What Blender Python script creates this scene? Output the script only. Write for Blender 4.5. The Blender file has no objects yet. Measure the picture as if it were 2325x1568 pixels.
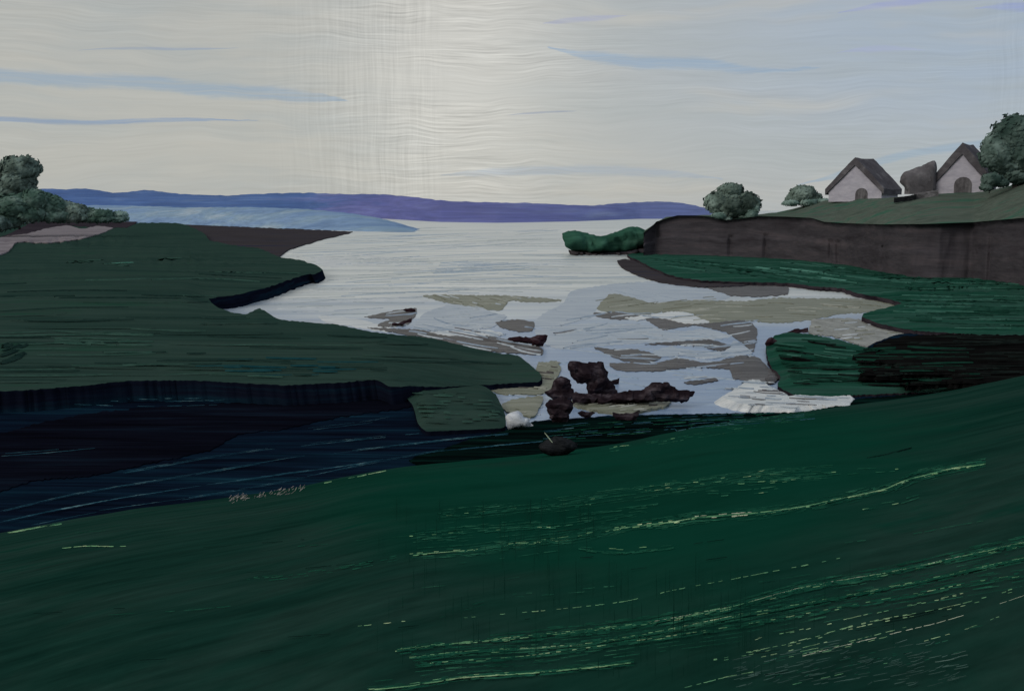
import bpy, bmesh, math, random
from mathutils import Vector, noise as mn
from mathutils.geometry import delaunay_2d_cdt
R = math.radians
random.seed(7)
S = bpy.context.scene
COL = S.collection

# ---------------------------------------------------------------- camera
W, H, F, HOR, CAMZ = 2325.0, 1568.0, 2493.0, 475.0, 12.0
PITCH = math.atan((H/2-HOR)/F)
cam_d = bpy.data.cameras.new('camera'); cam = bpy.data.objects.new('camera', cam_d); COL.objects.link(cam)
cam_d.sensor_width = 36; cam_d.lens = 36*F/W; cam_d.clip_end = 20000; cam_d.clip_start = 0.1
cam.location = (0, 0, CAMZ); cam.rotation_euler = (math.pi/2-PITCH, 0, 0)
S.camera = cam
S.view_settings.view_transform = 'Standard'; S.view_settings.look = 'None'
S.view_settings.exposure = 0; S.view_settings.gamma = 1

def lin(r, g, b):
    f = lambda c: (c/255/12.92 if c/255 <= .04045 else ((c/255+.055)/1.055)**2.4)
    return (f(r), f(g), f(b), 1)

# ---------------------------------------------------------------- node helper
class G:
    def __init__(s, nt): s.nt = nt
    def n(s, t, **k):
        o = s.nt.nodes.new(t)
        for a, v in k.items(): setattr(o, a, v)
        return o
    def put(s, sock, v):
        if hasattr(v, 'is_output') or isinstance(v, bpy.types.NodeSocket): s.nt.links.new(v, sock)
        else: sock.default_value = v
    def m(s, op, a, b=0.0, c=0.0):
        o = s.n('ShaderNodeMath', operation=op); s.put(o.inputs[0], a); s.put(o.inputs[1], b); s.put(o.inputs[2], c)
        return o.outputs[0]
    def vec(s, x, y, z=0.0):
        o = s.n('ShaderNodeCombineXYZ'); s.put(o.inputs[0], x); s.put(o.inputs[1], y); s.put(o.inputs[2], z); return o.outputs[0]
    def sep(s, v):
        o = s.n('ShaderNodeSeparateXYZ'); s.put(o.inputs[0], v); return o.outputs
    def noise(s, v, scale=1., detail=4., rough=.6, dist=0.):
        o = s.n('ShaderNodeTexNoise'); s.put(o.inputs['Vector'], v)
        o.inputs['Scale'].default_value = scale; o.inputs['Detail'].default_value = detail
        o.inputs['Roughness'].default_value = rough; o.inputs['Distortion'].default_value = dist
        return o.outputs['Fac']
    def step(s, v, a, b, c=0., d=1., smooth=True):
        o = s.n('ShaderNodeMapRange', interpolation_type='SMOOTHSTEP' if smooth else 'LINEAR')
        s.put(o.inputs[0], v)
        for i, q in enumerate((a, b, c, d)): s.put(o.inputs[1+i], q)
        return o.outputs[0]
    def mix(s, f, a, b, blend='MIX'):
        o = s.n('ShaderNodeMix', data_type='RGBA', blend_type=blend)
        s.put(o.inputs[0], f); s.put(o.inputs[6], a); s.put(o.inputs[7], b); return o.outputs[2]
    def ramp(s, f, stops):
        o = s.n('ShaderNodeValToRGB'); s.put(o.inputs[0], f); e = o.color_ramp.elements
        while len(e) < len(stops): e.new(.5)
        for i, (p, c) in enumerate(stops): e[i].position = p; e[i].color = c
        return o.outputs[0]
    def mapping(s, v, rot=(0, 0, 0), scale=(1, 1, 1), loc=(0, 0, 0)):
        o = s.n('ShaderNodeMapping'); s.put(o.inputs[0], v)
        o.inputs['Rotation'].default_value = rot; o.inputs['Scale'].default_value = scale; o.inputs['Location'].default_value = loc
        return o.outputs[0]

# ---------------------------------------------------------------- sky and sun
SUN_AZ, SUN_EL = R(-128), R(30)
def build_world():
    w = bpy.data.worlds.new('World'); S.world = w; w.use_nodes = True
    nt = w.node_tree; nt.nodes.clear(); g = G(nt)
    tc = g.n('ShaderNodeTexCoord').outputs['Generated']
    x, y, z = g.sep(tc)
    az = g.m('ARCTAN2', x, y); el = g.m('ARCSINE', z)
    A = lambda px: math.atan((px-W/2)/F)
    E = lambda py: (HOR-py)/F
    p = g.vec(az, el)
    # slow waviness that bends every streak
    warp = g.m('MULTIPLY', g.m('SUBTRACT', g.noise(g.vec(g.m('MULTIPLY', az, 9.), g.m('MULTIPLY', el, 14.), 3.1), 1., 2., .5), .5), .028)
    elw = g.m('ADD', el, warp)
    # overcast base: pale centre painted in from varnish glare, no sun there, bluer to the right and up
    cool = g.step(az, A(900), A(2300))
    cool = g.m('MULTIPLY', cool, g.step(el, E(520), E(120), .35, 1.))
    base = g.mix(cool, lin(180, 180, 174), lin(158, 172, 188))
    soft = g.noise(g.vec(g.m('MULTIPLY', az, 5.), g.m('MULTIPLY', elw, 34.), 7.), 1., 4., .6)
    base = g.mix(g.step(soft, .38, .70, 0., .5), base, lin(163, 170, 171))
    base = g.mix(g.step(g.noise(g.vec(g.m('MULTIPLY', az, 4.), g.m('MULTIPLY', elw, 26.), 21.), 1., 3., .6), .52, .78, 0., .55), base, lin(190, 186, 176))
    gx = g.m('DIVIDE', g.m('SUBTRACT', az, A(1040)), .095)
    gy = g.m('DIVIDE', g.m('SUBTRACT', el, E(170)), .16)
    glare = g.m('POWER', 2.718, g.m('MULTIPLY', g.m('ADD', g.m('MULTIPLY', gx, gx), g.m('MULTIPLY', gy, gy)), -1.))
    base = g.mix(g.m('MULTIPLY', glare, .74), base, lin(208, 206, 199))
    # drawn-out streaks of blue-grey cloud
    def streak(c, pts, th, col, amt, fade=.03, seed=0., dx=.05):
        # pts: (x, y) of the centre line, th: half thickness in px
        col_in = c
        o = g.n('ShaderNodeFloatCurve'); cv = o.mapping.curves[0]
        x0, x1 = A(pts[0][0]), A(pts[-1][0])
        ys = [E(q[1]) for q in pts]; lo, hi = min(ys)-.001, max(ys)+.001
        for i, q in enumerate(pts):
            X_, Y_ = (A(q[0])-x0)/(x1-x0), (E(q[1])-lo)/(hi-lo)
            if i == 0: cv.points[0].location = (X_, Y_)
            elif i == len(pts)-1: cv.points[len(cv.points)-1].location = (X_, Y_)
            else: cv.points.new(X_, Y_)
        o.mapping.update()
        g.put(o.inputs['Value'], g.step(az, x0, x1, 0., 1., False))
        cen = g.m('MULTIPLY_ADD', o.outputs[0], hi-lo, lo)
        wob = g.m('MULTIPLY', g.m('SUBTRACT', g.noise(g.vec(g.m('MULTIPLY', az, 40.), g.m('MULTIPLY', el, 160.), seed), 1., 3., .6), .5), th/F*1.1)
        d = g.m('ABSOLUTE', g.m('ADD', g.m('SUBTRACT', el, cen), wob))
        taper = g.m('MULTIPLY', g.step(az, x0-.0001, x0+fade, .15, 1.), g.step(az, x1-dx, x1+.002, 1., .15))
        t_ = g.m('MULTIPLY', taper, th/F)
        k = g.step(g.m('DIVIDE', d, t_), .35, 1.2, 1., 0.)
        ins = g.m('MULTIPLY', g.step(az, x0-.0005, x0+.002), g.step(az, x1-.004, x1+.0005, 1., 0.))
        k = g.m('MULTIPLY', g.m('MULTIPLY', k, ins), amt*.82)
        br = g.noise(g.vec(g.m('MULTIPLY', az, 12.), g.m('MULTIPLY', elw, 420.), seed+2), 1., 3., .6)
        k = g.m('MULTIPLY', k, g.step(br, .3, .6, .55, 1.))
        return g.mix(k, col_in, col)
    c = base
    c = streak(c, [(-500, 195), (0, 208), (160, 212), (320, 210), (480, 222), (640, 228), (800, 238)], 17, lin(143, 163, 182), .85, .0, 1.)
    c = streak(c, [(-400, 300), (0, 294), (200, 296), (330, 290), (460, 285), (600, 284)], 6, lin(128, 150, 180), .9, .0, 2., .1)
    c = streak(c, [(200, 152), (300, 143), (420, 140), (560, 133)], 3.5, lin(146, 158, 176), .8, .04, 3.)
    c = streak(c, [(1240, 122), (1330, 140), (1450, 156), (1580, 162), (1720, 178), (1850, 176)], 15, lin(143, 165, 188), .85, .05, 5., .12)
    c = streak(c, [(1880, 66), (2000, 54), (2120, 48), (2240, 52), (2500, 76)], 8, lin(150, 158, 200), .8, .04, 6.)
    c = streak(c, [(2180, 70), (2260, 74), (2500, 90)], 11, lin(140, 152, 205), .7, .04, 16.)
    c = streak(c, [(1230, 72), (1290, 66), (1420, 58)], 7, lin(158, 164, 196), .6, .02, 7., .03)
    c = streak(c, [(1800, 425), (1920, 395), (2040, 362), (2180, 345), (2400, 330)], 10, lin(142, 164, 184), .8, .05, 8., .05)
    c = streak(c, [(1000, 400), (1150, 392), (1320, 388), (1500, 396), (1640, 410)], 12, lin(150, 166, 184), .6, .06, 9., .08)
    c = streak(c, [(1150, 268), (1220, 262), (1310, 259)], 2.5, lin(128, 140, 165), .7, .02, 10., .02)
    c = streak(c, [(1880, 150), (1960, 142), (2080, 150)], 10, lin(160, 168, 200), .6, .04, 12., .05)
    # fine brush ridges, their relief shading put into the sky brightness
    bristle = g.noise(g.vec(g.m('MULTIPLY', az, 16.), g.m('MULTIPLY', elw, 560.), 1.), 1., 4., .62)
    bristle2 = g.noise(g.vec(g.m('MULTIPLY', az, 6.), g.m('MULTIPLY', elw, 190.), 5.), 1., 3., .6)
    k = g.m('ADD', g.m('MULTIPLY', g.m('SUBTRACT', bristle, .5), g.m('MULTIPLY', g.m('MULTIPLY_ADD', glare, .85, .26), g.step(g.noise(g.vec(g.m('MULTIPLY', az, 5.), g.m('MULTIPLY', el, 16.), 31.), 1., 3., .6), .38, .62, .35, 1.25))), g.m('MULTIPLY', g.m('SUBTRACT', bristle2, .5), .16))
    hat = g.noise(g.vec(g.m('MULTIPLY', g.m('ADD', az, g.m('MULTIPLY', warp, .35)), 430.), g.m('MULTIPLY', el, 14.), 9.), 1., 3., .6)
    hm = g.m('MULTIPLY', g.step(az, A(520), A(880)), g.step(az, A(950), A(1040), 1., 0.))
    hm = g.m('MAXIMUM', hm, g.m('MULTIPLY', g.step(az, A(2180), A(2270)), .6))
    k = g.m('ADD', k, g.m('MULTIPLY', g.m('MULTIPLY', g.m('SUBTRACT', hat, .5), hm), .42))
    k = g.m('ADD', k, 1.0)
    sc = g.n('ShaderNodeVectorMath', operation='SCALE'); g.put(sc.inputs[0], c); g.put(sc.inputs['Scale'], k)
    col = sc.outputs[0]
    # the clear sky above the overcast
    sky = g.n('ShaderNodeTexSky', sky_type='NISHITA'); sky.sun_disc = False
    sky.sun_elevation = SUN_EL; sky.sun_rotation = SUN_AZ
    ss = g.n('ShaderNodeVectorMath', operation='SCALE'); g.put(ss.inputs[0], sky.outputs[0]); ss.inputs['Scale'].default_value = .07
    col = g.mix(.93, ss.outputs[0], col)
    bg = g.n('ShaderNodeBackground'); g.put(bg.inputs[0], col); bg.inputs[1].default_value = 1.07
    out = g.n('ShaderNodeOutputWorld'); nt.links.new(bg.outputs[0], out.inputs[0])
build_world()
sd = bpy.data.lights.new('sun', 'SUN'); sd.energy = .9; sd.angle = R(24); sd.color = (1, .95, .88)
sun = bpy.data.objects.new('sun', sd); COL.objects.link(sun)
sv = Vector((math.sin(SUN_AZ)*math.cos(SUN_EL), math.cos(SUN_AZ)*math.cos(SUN_EL), math.sin(SUN_EL)))
sun.rotation_euler = sv.to_track_quat('Z', 'Y').to_euler(); sun.location = (0, 0, 60)

# ---------------------------------------------------------------- rays
cp, sp = math.cos(PITCH), math.sin(PITCH)
def ray(x, y):
    a, b = (x-W/2)/F, -(y-H/2)/F
    return Vector((a, cp+b*sp, -sp+b*cp))
def at(x, y, z):
    d = ray(x, y); t = (z-CAMZ)/d.z
    return Vector((d.x*t, d.y*t, z))
def atY(x, y, Y):
    d = ray(x, y); t = Y/d.y
    return Vector((d.x*t, Y, CAMZ+d.z*t))
def N2(x, y, z=0.): return mn.noise(Vector((x, y, z)))

# ---------------------------------------------------------------- materials
def paint(name, stops, scale=(1, 1, 1), rot=0., bump=.5, fine=6., spec=.12, rough=.55, var=.35, uv=False, detail=7., thin=None, dist=.3):
    """Brushed surface: colour drawn out in long streaks, with ridges that catch the light."""
    m = bpy.data.materials.new(name); m.use_nodes = True; nt = m.node_tree; nt.nodes.clear(); g = G(nt)
    t = g.n('ShaderNodeTexCoord').outputs['UV' if uv else 'Object']
    v = g.mapping(t, (0, 0, rot), scale)
    n1 = g.noise(v, 1., detail, .62, dist)
    n1 = g.step(n1, .28, .72, .08, .98, False)
    col = g.ramp(n1, stops)
    v2 = g.mapping(v, (0, 0, 0), (fine*.35, fine, fine))
    n2 = g.noise(v2, 1., 5., .68, .2)
    k = g.step(n2, .30, .70, 1-var, 1+var, False)
    sc = g.n('ShaderNodeVectorMath', operation='SCALE'); g.put(sc.inputs[0], col); g.put(sc.inputs['Scale'], k)
    col = sc.outputs[0]
    if thin:
        tcol, lo, hi, tf = thin
        v3 = g.mapping(v, (0, 0, .02), (tf*.12, tf, tf), (3, 7, 1))
        n3 = g.noise(v3, 1., 4., .7, .1)
        col = g.mix(g.step(n3, lo, hi, 0., .9), col, tcol)
    b = g.n('ShaderNodeBsdfPrincipled'); g.put(b.inputs['Base Color'], col)
    b.inputs['Roughness'].default_value = rough; b.inputs['Specular IOR Level'].default_value = spec if spec >= .2 else 0.
    bp = g.n('ShaderNodeBump'); bp.inputs['Strength'].default_value = bump
    bp.inputs['Distance'].default_value = .5/(max(scale)*fine)
    g.put(bp.inputs['Height'], n2); g.put(b.inputs['Normal'], bp.outputs[0])
    out = g.n('ShaderNodeOutputMaterial'); nt.links.new(b.outputs[0], out.inputs[0])
    return m

def A_(r, g, b): return (r, g, b, 1)
M = {}
def field_mat():
    m = paint('meadow_green', [(.1, A_(.005, .028, .021)), (.45, A_(.010, .040, .030)), (.75, A_(.017, .047, .037)), (.95, A_(.005, .044, .030))], (1.6, 12, 1), 0, .45, 7, 0, .6, .26, True, detail=5.)
    nt = m.node_tree; g = G(nt)
    bs = [n for n in nt.nodes if n.type == 'BSDF_PRINCIPLED'][0]; src = bs.inputs['Base Color'].links[0].from_socket
    # lusher emerald growth in the middle of the slope, to the right
    x, y, z = g.sep(g.n('ShaderNodeTexCoord').outputs['Object'])
    nz = g.noise(g.n('ShaderNodeTexCoord').outputs['Object'], .12, 5., .6, .4)
    u = g.m('DIVIDE', x, g.m('MAXIMUM', y, 1.))
    d1 = g.m('DIVIDE', g.m('SUBTRACT', u, .13), .30); d2 = g.m('DIVIDE', g.m('SUBTRACT', y, 30.), 22.)
    d = g.m('ADD', g.m('ADD', g.m('MULTIPLY', d1, d1), g.m('MULTIPLY', d2, d2)), g.m('MULTIPLY', g.m('SUBTRACT', nz, .5), 1.6))
    lush = g.ramp(nz, [(.25, A_(.002, .032, .019)), (.5, A_(.004, .053, .033)), (.75, A_(.006, .043, .028))])
    nt.links.new(g.mix(g.step(d, .3, 1.5, .85, 0.), src, lush), bs.inputs['Base Color'])
    return m
M['field'] = field_mat()
M['turf'] = paint('dark_turf', [(.15, A_(.001, .003, .003)), (.5, A_(.002, .006, .006)), (.75, A_(.003, .016, .013)), (.95, A_(.006, .045, .032))], (.10, 1.2, 1), .28, .5, 6, 0, .6, .5)
M['greysand'] = paint('grey_sand', [(.2, A_(.19, .19, .165)), (.5, A_(.25, .248, .225)), (.8, A_(.33, .33, .30))], (.9, .3, 1), .2, .8, 6, .2, .5, .3)
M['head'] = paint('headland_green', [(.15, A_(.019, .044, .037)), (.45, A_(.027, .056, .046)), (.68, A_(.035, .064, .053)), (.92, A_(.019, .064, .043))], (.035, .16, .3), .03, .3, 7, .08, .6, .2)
M['shelf'] = paint('shelf_green', [(.2, A_(.008, .050, .033)), (.45, A_(.018, .078, .053)), (.65, A_(.030, .080, .062)), (.88, A_(.05, .15, .11))], (.05, .28, .4), -.05, .6, 6, .1, .55, .35)
M['upland'] = paint('upland_green', [(.2, A_(.075, .098, .080)), (.55, A_(.105, .125, .104)), (.85, A_(.05, .125, .088))], (.06, .2, .5), .2, .5, 6, .1, .6, .25)
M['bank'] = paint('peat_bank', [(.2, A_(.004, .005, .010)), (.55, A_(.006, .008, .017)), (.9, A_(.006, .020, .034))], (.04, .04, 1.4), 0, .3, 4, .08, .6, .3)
M['mudbrown'] = paint('brown_mud', [(.2, A_(.038, .033, .038)), (.6, A_(.062, .054, .058)), (.9, A_(.030, .033, .060))], (.03, .22, .5), .0, .5, 6, .1, .6, .3)
M['ravine'] = paint('boggy_ground', [(.15, A_(.003, .004, .009)), (.42, A_(.004, .008, .018)), (.65, A_(.005, .015, .030)), (.95, A_(.009, .038, .06))], (.07, .7, 1), .28, .6, 6, .06, .6, .5, thin=(A_(.05, .13, .16), .66, .82, 7))
M['peat'] = paint('black_peat', [(.2, A_(.003, .003, .006)), (.6, A_(.005, .006, .012)), (.9, A_(.007, .014, .026))], (.07, .7, 1), .25, .6, 6, .05, .6, .45)
M['blackground'] = paint('black_ground', [(.2, A_(.004, .004, .004)), (.6, A_(.008, .008, .008)), (.92, A_(.012, .020, .016))], (.1, .7, 1), .1, .4, 6, 0, .6, .4)
M['sand'] = paint('olive_sand', [(.15, A_(.150, .158, .108)), (.5, A_(.200, .206, .150)), (.92, A_(.31, .315, .26))], (.12, 1.1, 1), .05, .8, 6, .2, .5, .28)
M['mud'] = paint('grey_brown_mud', [(.1, A_(.045, .039, .040)), (.5, A_(.072, .065, .065)), (.92, A_(.17, .16, .16))], (.16, 1.3, 1), .12, .9, 6, .2, .5, .4)
M['darkmud'] = paint('dark_wet_mud', [(.2, A_(.022, .017, .018)), (.55, A_(.05, .042, .043)), (.92, A_(.16, .145, .15))], (.16, 1.3, 1), .1, .9, 6, .2, .5, .4)
M['foam'] = paint('pale_foam', [(.25, A_(.52, .55, .58)), (.5, A_(.64, .66, .67)), (.8, A_(.76, .76, .75))], (.2, 1.2, 1), .1, .8, 6, .2, .5, .18)
M['paleblue'] = paint('blue_shallows', [(.15, A_(.30, .365, .46)), (.5, A_(.38, .44, .52)), (.9, A_(.56, .60, .64))], (.16, 1.0, 1), .1, .8, 6, .3, .4, .15)
M['mauvesand'] = paint('mauve_sand', [(.3, A_(.19, .165, .18)), (.7, A_(.27, .24, .255))], (.03, .08, 1), .1, .4, 6, .1, .6, .2)
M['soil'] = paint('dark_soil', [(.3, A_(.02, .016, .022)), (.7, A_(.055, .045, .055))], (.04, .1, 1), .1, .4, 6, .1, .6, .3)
M['rock'] = paint('maroon_rock', [(.2, A_(.013, .0085, .011)), (.55, A_(.027, .019, .0235)), (.9, A_(.09, .073, .083))], (.9, .9, 2.2), .4, 1., 5, .15, .45, .45)
M['redrock'] = paint('red_brown_rock', [(.2, A_(.020, .010, .013)), (.6, A_(.038, .019, .024)), (.9, A_(.10, .075, .083))], (.9, .9, 2.2), .4, 1., 5, .15, .45, .4)
M['whiterock'] = paint('white_rock', [(.3, A_(.50, .53, .60)), (.7, A_(.72, .74, .78))], (1.2, 1.2, 2), .4, 1., 5, .3, .45, .12)
M['graystone'] = paint('dark_grey_stone', [(.3, A_(.010, .012, .014)), (.7, A_(.026, .028, .031))], (2, 2, 4), .3, .8, 5, .12, .6, .4)
M['cliff'] = paint('brown_cliff', [(.15, A_(.042, .037, .043)), (.5, A_(.060, .055, .063)), (.88, A_(.082, .070, .078))], (.07, .07, .55), .0, .4, 6, .12, .6, .2)
M['wall'] = paint('lilac_plaster', [(.2, A_(.42, .40, .465)), (.8, A_(.54, .51, .575))], (.3, .3, .8), 0, .5, 6, .15, .6, .12)
M['roof'] = paint('grey_roof', [(.2, A_(.080, .073, .081)), (.6, A_(.108, .100, .110)), (.92, A_(.19, .18, .19))], (.3, .3, .3), .3, .4, 6, .15, .6, .16)
M['door'] = paint('dark_door', [(.2, A_(.065, .06, .065)), (.8, A_(.17, .16, .168))], (.9, .9, .25), 0, .6, 6, .15, .6, .3)
M['shed'] = paint('grey_shed_boards', [(.25, A_(.10, .093, .10)), (.6, A_(.15, .14, .15)), (.9, A_(.24, .228, .24))], (.3, .3, .2), .3, .4, 6, .15, .6, .16)
M['bark'] = paint('grey_bark', [(.3, A_(.03, .026, .024)), (.7, A_(.07, .06, .055))], (2, 2, .5), 0, .6, 6, .1, .7, .3)
M['stonewall'] = paint('pale_wall_stone', [(.3, A_(.10, .095, .10)), (.6, A_(.2, .19, .2)), (.85, A_(.32, .31, .32))], (.5, .5, 1.2), 0, .8, 6, .1, .7, .35)
M['drygrass'] = paint('dry_grass', [(.2, A_(.06, .22, .12)), (.55, A_(.20, .40, .20)), (.9, A_(.58, .68, .40))], (1.5, 1.5, 1.5), 0, .3, 5, .15, .6, .4)
M['midgrass'] = paint('mid_grass', [(.2, A_(.007, .060, .037)), (.6, A_(.014, .088, .054)), (.9, A_(.045, .17, .10))], (1.5, 1.5, 1.5), 0, .3, 5, .15, .6, .4)
M['darkgrass'] = paint('deep_grass', [(.3, A_(.003, .012, .010)), (.8, A_(.008, .022, .018))], (1.5, 1.5, 1.5), 0, .3, 5, .1, .6, .4)
M['stubble'] = paint('grey_stubble', [(.2, A_(.03, .065, .055)), (.6, A_(.07, .13, .11)), (.9, A_(.16, .24, .21))], (1.5, 1.5, 1.5), 0, .3, 5, .1, .6, .4)
M['cream'] = paint('cream_straw', [(.3, A_(.45, .52, .36)), (.8, A_(.78, .78, .62))], (1.5, 1.5, 1.5), 0, .3, 5, .15, .6, .3)
M['sedge'] = paint('blue_sedge', [(.25, A_(.010, .045, .068)), (.6, A_(.03, .10, .135)), (.9, A_(.14, .26, .28))], (1., 1., 1.), 0, .3, 5, .12, .6, .4)
M['mauve'] = paint('mauve_heather', [(.3, A_(.22, .19, .19)), (.8, A_(.46, .42, .40))], (3, 3, 3), 0, .3, 5, .12, .6, .3)
def leafmat(name, stops):
    return paint(name, stops, (.22, .22, .22), .2, .2, 3, .12, .7, .14, detail=3.)
M['leaf_grey'] = leafmat('grey_green_leaf', [(.15, A_(.045, .065, .055)), (.5, A_(.115, .155, .132)), (.68, A_(.16, .215, .185)), (.9, A_(.26, .34, .30))])
M['leaf_dark'] = leafmat('dark_leaf', [(.15, A_(.040, .070, .060)), (.55, A_(.090, .135, .118)), (.9, A_(.20, .27, .245))])
M['leaf_pale'] = leafmat('pale_leaf', [(.15, A_(.08, .14, .115)), (.5, A_(.18, .27, .24)), (.85, A_(.38, .48, .44))])
M['leaf_green'] = leafmat('green_leaf', [(.15, A_(.045, .085, .066)), (.52, A_(.085, .145, .115)), (.9, A_(.20, .28, .24))])
M['islet'] = paint('islet_green', [(.2, A_(.024, .080, .055)), (.55, A_(.042, .120, .084)), (.9, A_(.085, .19, .14))], (.06, .06, .4), 0, .35, 5, .12, .55, .2)

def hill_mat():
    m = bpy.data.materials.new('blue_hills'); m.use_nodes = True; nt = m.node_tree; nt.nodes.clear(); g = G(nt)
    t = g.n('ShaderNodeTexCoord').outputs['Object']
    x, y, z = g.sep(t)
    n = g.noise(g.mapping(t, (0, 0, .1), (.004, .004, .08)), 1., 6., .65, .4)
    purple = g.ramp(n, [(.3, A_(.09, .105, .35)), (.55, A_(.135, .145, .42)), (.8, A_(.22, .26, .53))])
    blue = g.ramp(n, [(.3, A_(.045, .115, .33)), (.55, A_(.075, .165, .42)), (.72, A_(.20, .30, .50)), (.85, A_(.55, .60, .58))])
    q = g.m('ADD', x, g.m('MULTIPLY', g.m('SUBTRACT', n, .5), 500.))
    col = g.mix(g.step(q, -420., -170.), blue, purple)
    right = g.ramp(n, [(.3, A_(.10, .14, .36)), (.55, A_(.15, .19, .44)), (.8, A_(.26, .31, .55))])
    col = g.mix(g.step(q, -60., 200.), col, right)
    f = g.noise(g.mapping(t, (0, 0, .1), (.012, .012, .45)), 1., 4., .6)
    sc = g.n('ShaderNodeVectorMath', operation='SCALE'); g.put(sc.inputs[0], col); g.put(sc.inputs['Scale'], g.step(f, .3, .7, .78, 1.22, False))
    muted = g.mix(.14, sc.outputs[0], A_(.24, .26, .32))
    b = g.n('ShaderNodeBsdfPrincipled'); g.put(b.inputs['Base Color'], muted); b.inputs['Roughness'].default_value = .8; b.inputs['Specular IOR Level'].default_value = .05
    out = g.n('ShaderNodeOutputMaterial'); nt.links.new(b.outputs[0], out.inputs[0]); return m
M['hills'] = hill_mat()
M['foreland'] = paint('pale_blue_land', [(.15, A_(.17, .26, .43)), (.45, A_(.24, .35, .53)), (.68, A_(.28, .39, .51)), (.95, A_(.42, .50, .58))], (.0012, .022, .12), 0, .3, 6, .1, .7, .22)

def water_mat():
    m = bpy.data.materials.new('bay_water'); m.use_nodes = True; nt = m.node_tree; nt.nodes.clear(); g = G(nt)
    t = g.n('ShaderNodeTexCoord').outputs['Object']
    x, y, z = g.sep(t)
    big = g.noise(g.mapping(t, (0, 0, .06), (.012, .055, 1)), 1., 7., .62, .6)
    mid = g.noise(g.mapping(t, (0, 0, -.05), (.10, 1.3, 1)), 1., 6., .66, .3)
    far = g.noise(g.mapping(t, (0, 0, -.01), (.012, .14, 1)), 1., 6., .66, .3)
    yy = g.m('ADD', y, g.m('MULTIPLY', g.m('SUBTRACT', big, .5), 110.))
    near_blue = g.ramp(mid, [(.30, A_(.19, .27, .42)), (.50, A_(.25, .345, .51)), (.70, A_(.36, .45, .58))])
    far_pale = g.ramp(far, [(.36, A_(.36, .41, .43)), (.50, A_(.59, .615, .60)), (.64, A_(.83, .825, .79))])  # far water paler: the sky's reflection is put into the base colour
    col = g.mix(g.step(yy, 95., 165.), near_blue, far_pale)
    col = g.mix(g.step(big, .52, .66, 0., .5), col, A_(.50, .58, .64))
    b = g.n('ShaderNodeBsdfPrincipled'); g.put(b.inputs['Base Color'], col)
    b.inputs['Roughness'].default_value = .30; b.inputs['Specular IOR Level'].default_value = .42; b.inputs['IOR'].default_value = 1.33
    h = g.m('ADD', g.m('MULTIPLY', mid, .5), g.m('MULTIPLY', far, 4.))
    bp = g.n('ShaderNodeBump'); bp.inputs['Strength'].default_value = .35; bp.inputs['Distance'].default_value = .2
    g.put(bp.inputs['Height'], h); g.put(b.inputs['Normal'], bp.outputs[0])
    out = g.n('ShaderNodeOutputMaterial'); nt.links.new(b.outputs[0], out.inputs[0]); return m
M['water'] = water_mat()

# ---------------------------------------------------------------- mesh helpers
def tag(o, label=None, cat=None, group=None, kind=None):
    if label: o['label'] = label
    if cat: o['category'] = cat
    if group: o['group'] = group
    if kind: o['kind'] = kind
    return o
def link(name, me, mats, parent=None, smooth=True):
    o = bpy.data.objects.new(name, me); COL.objects.link(o)
    for m in (mats if isinstance(mats, (list, tuple)) else [mats]): me.materials.append(m)
    if smooth and me.polygons: me.polygons.foreach_set('use_smooth', [True]*len(me.polygons))
    if parent: o.parent = parent
    return o
def from_py(name, vs, fs, mats, parent=None, smooth=True, mi=None):
    me = bpy.data.meshes.new(name); me.from_pydata([tuple(v) for v in vs], [], fs); me.update()
    o = link(name, me, mats, parent, smooth)
    if mi: me.polygons.foreach_set('material_index', mi)
    return o
def empty(name, loc):
    o = bpy.data.objects.new(name, None); COL.objects.link(o); o.location = loc; o.empty_display_size = .3; return o

def densify(pts, step=7., jit=1.2, smooth=True, closed=True, rnd=None):
    rnd = rnd or random
    n = len(pts); out = []
    for i in range(n if closed else n-1):
        p0, p1, p2, p3 = (pts[(i+k) % n] if closed else pts[max(0, min(n-1, i+k))] for k in (-1, 0, 1, 2))
        L = math.hypot(p2[0]-p1[0], p2[1]-p1[1]); st = step if -60 < p1[0] < W+60 else step*6
        k = max(1, int(L/st))
        for j in range(k):
            t = j/k
            q = []
            for a in (0, 1):
                cr = .5*((2*p1[a])+(-p0[a]+p2[a])*t+(2*p0[a]-5*p1[a]+4*p2[a]-p3[a])*t*t+(-p0[a]+3*p1[a]-3*p2[a]+p3[a])*t**3)
                li = p1[a]+(p2[a]-p1[a])*t
                q.append(.55*cr+.45*li if smooth else li)
            out.append((q[0]+rnd.uniform(-jit, jit), q[1]+rnd.uniform(-jit, jit)*.8))
    if not closed: out.append(pts[-1])
    return out
def inside(p, poly):
    x, y = p; c = False; n = len(poly); j = n-1
    for i in range(n):
        xi, yi = poly[i]; xj, yj = poly[j]
        if (yi > y) != (yj > y) and x < (xj-xi)*(y-yi)/(yj-yi)+xi: c = not c
        j = i
    return c
def edge_dist(p, poly):
    x, y = p; best = 1e9; n = len(poly)
    for i in range(n):
        ax, ay = poly[i]; bx, by = poly[(i+1) % n]
        dx, dy = bx-ax, by-ay; L = dx*dx+dy*dy
        t = 0 if L == 0 else max(0, min(1, ((x-ax)*dx+(y-ay)*dy)/L))
        d = (ax+t*dx-x)**2+(ay+t*dy-y)**2
        if d < best: best = d
    return math.sqrt(best)
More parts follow.
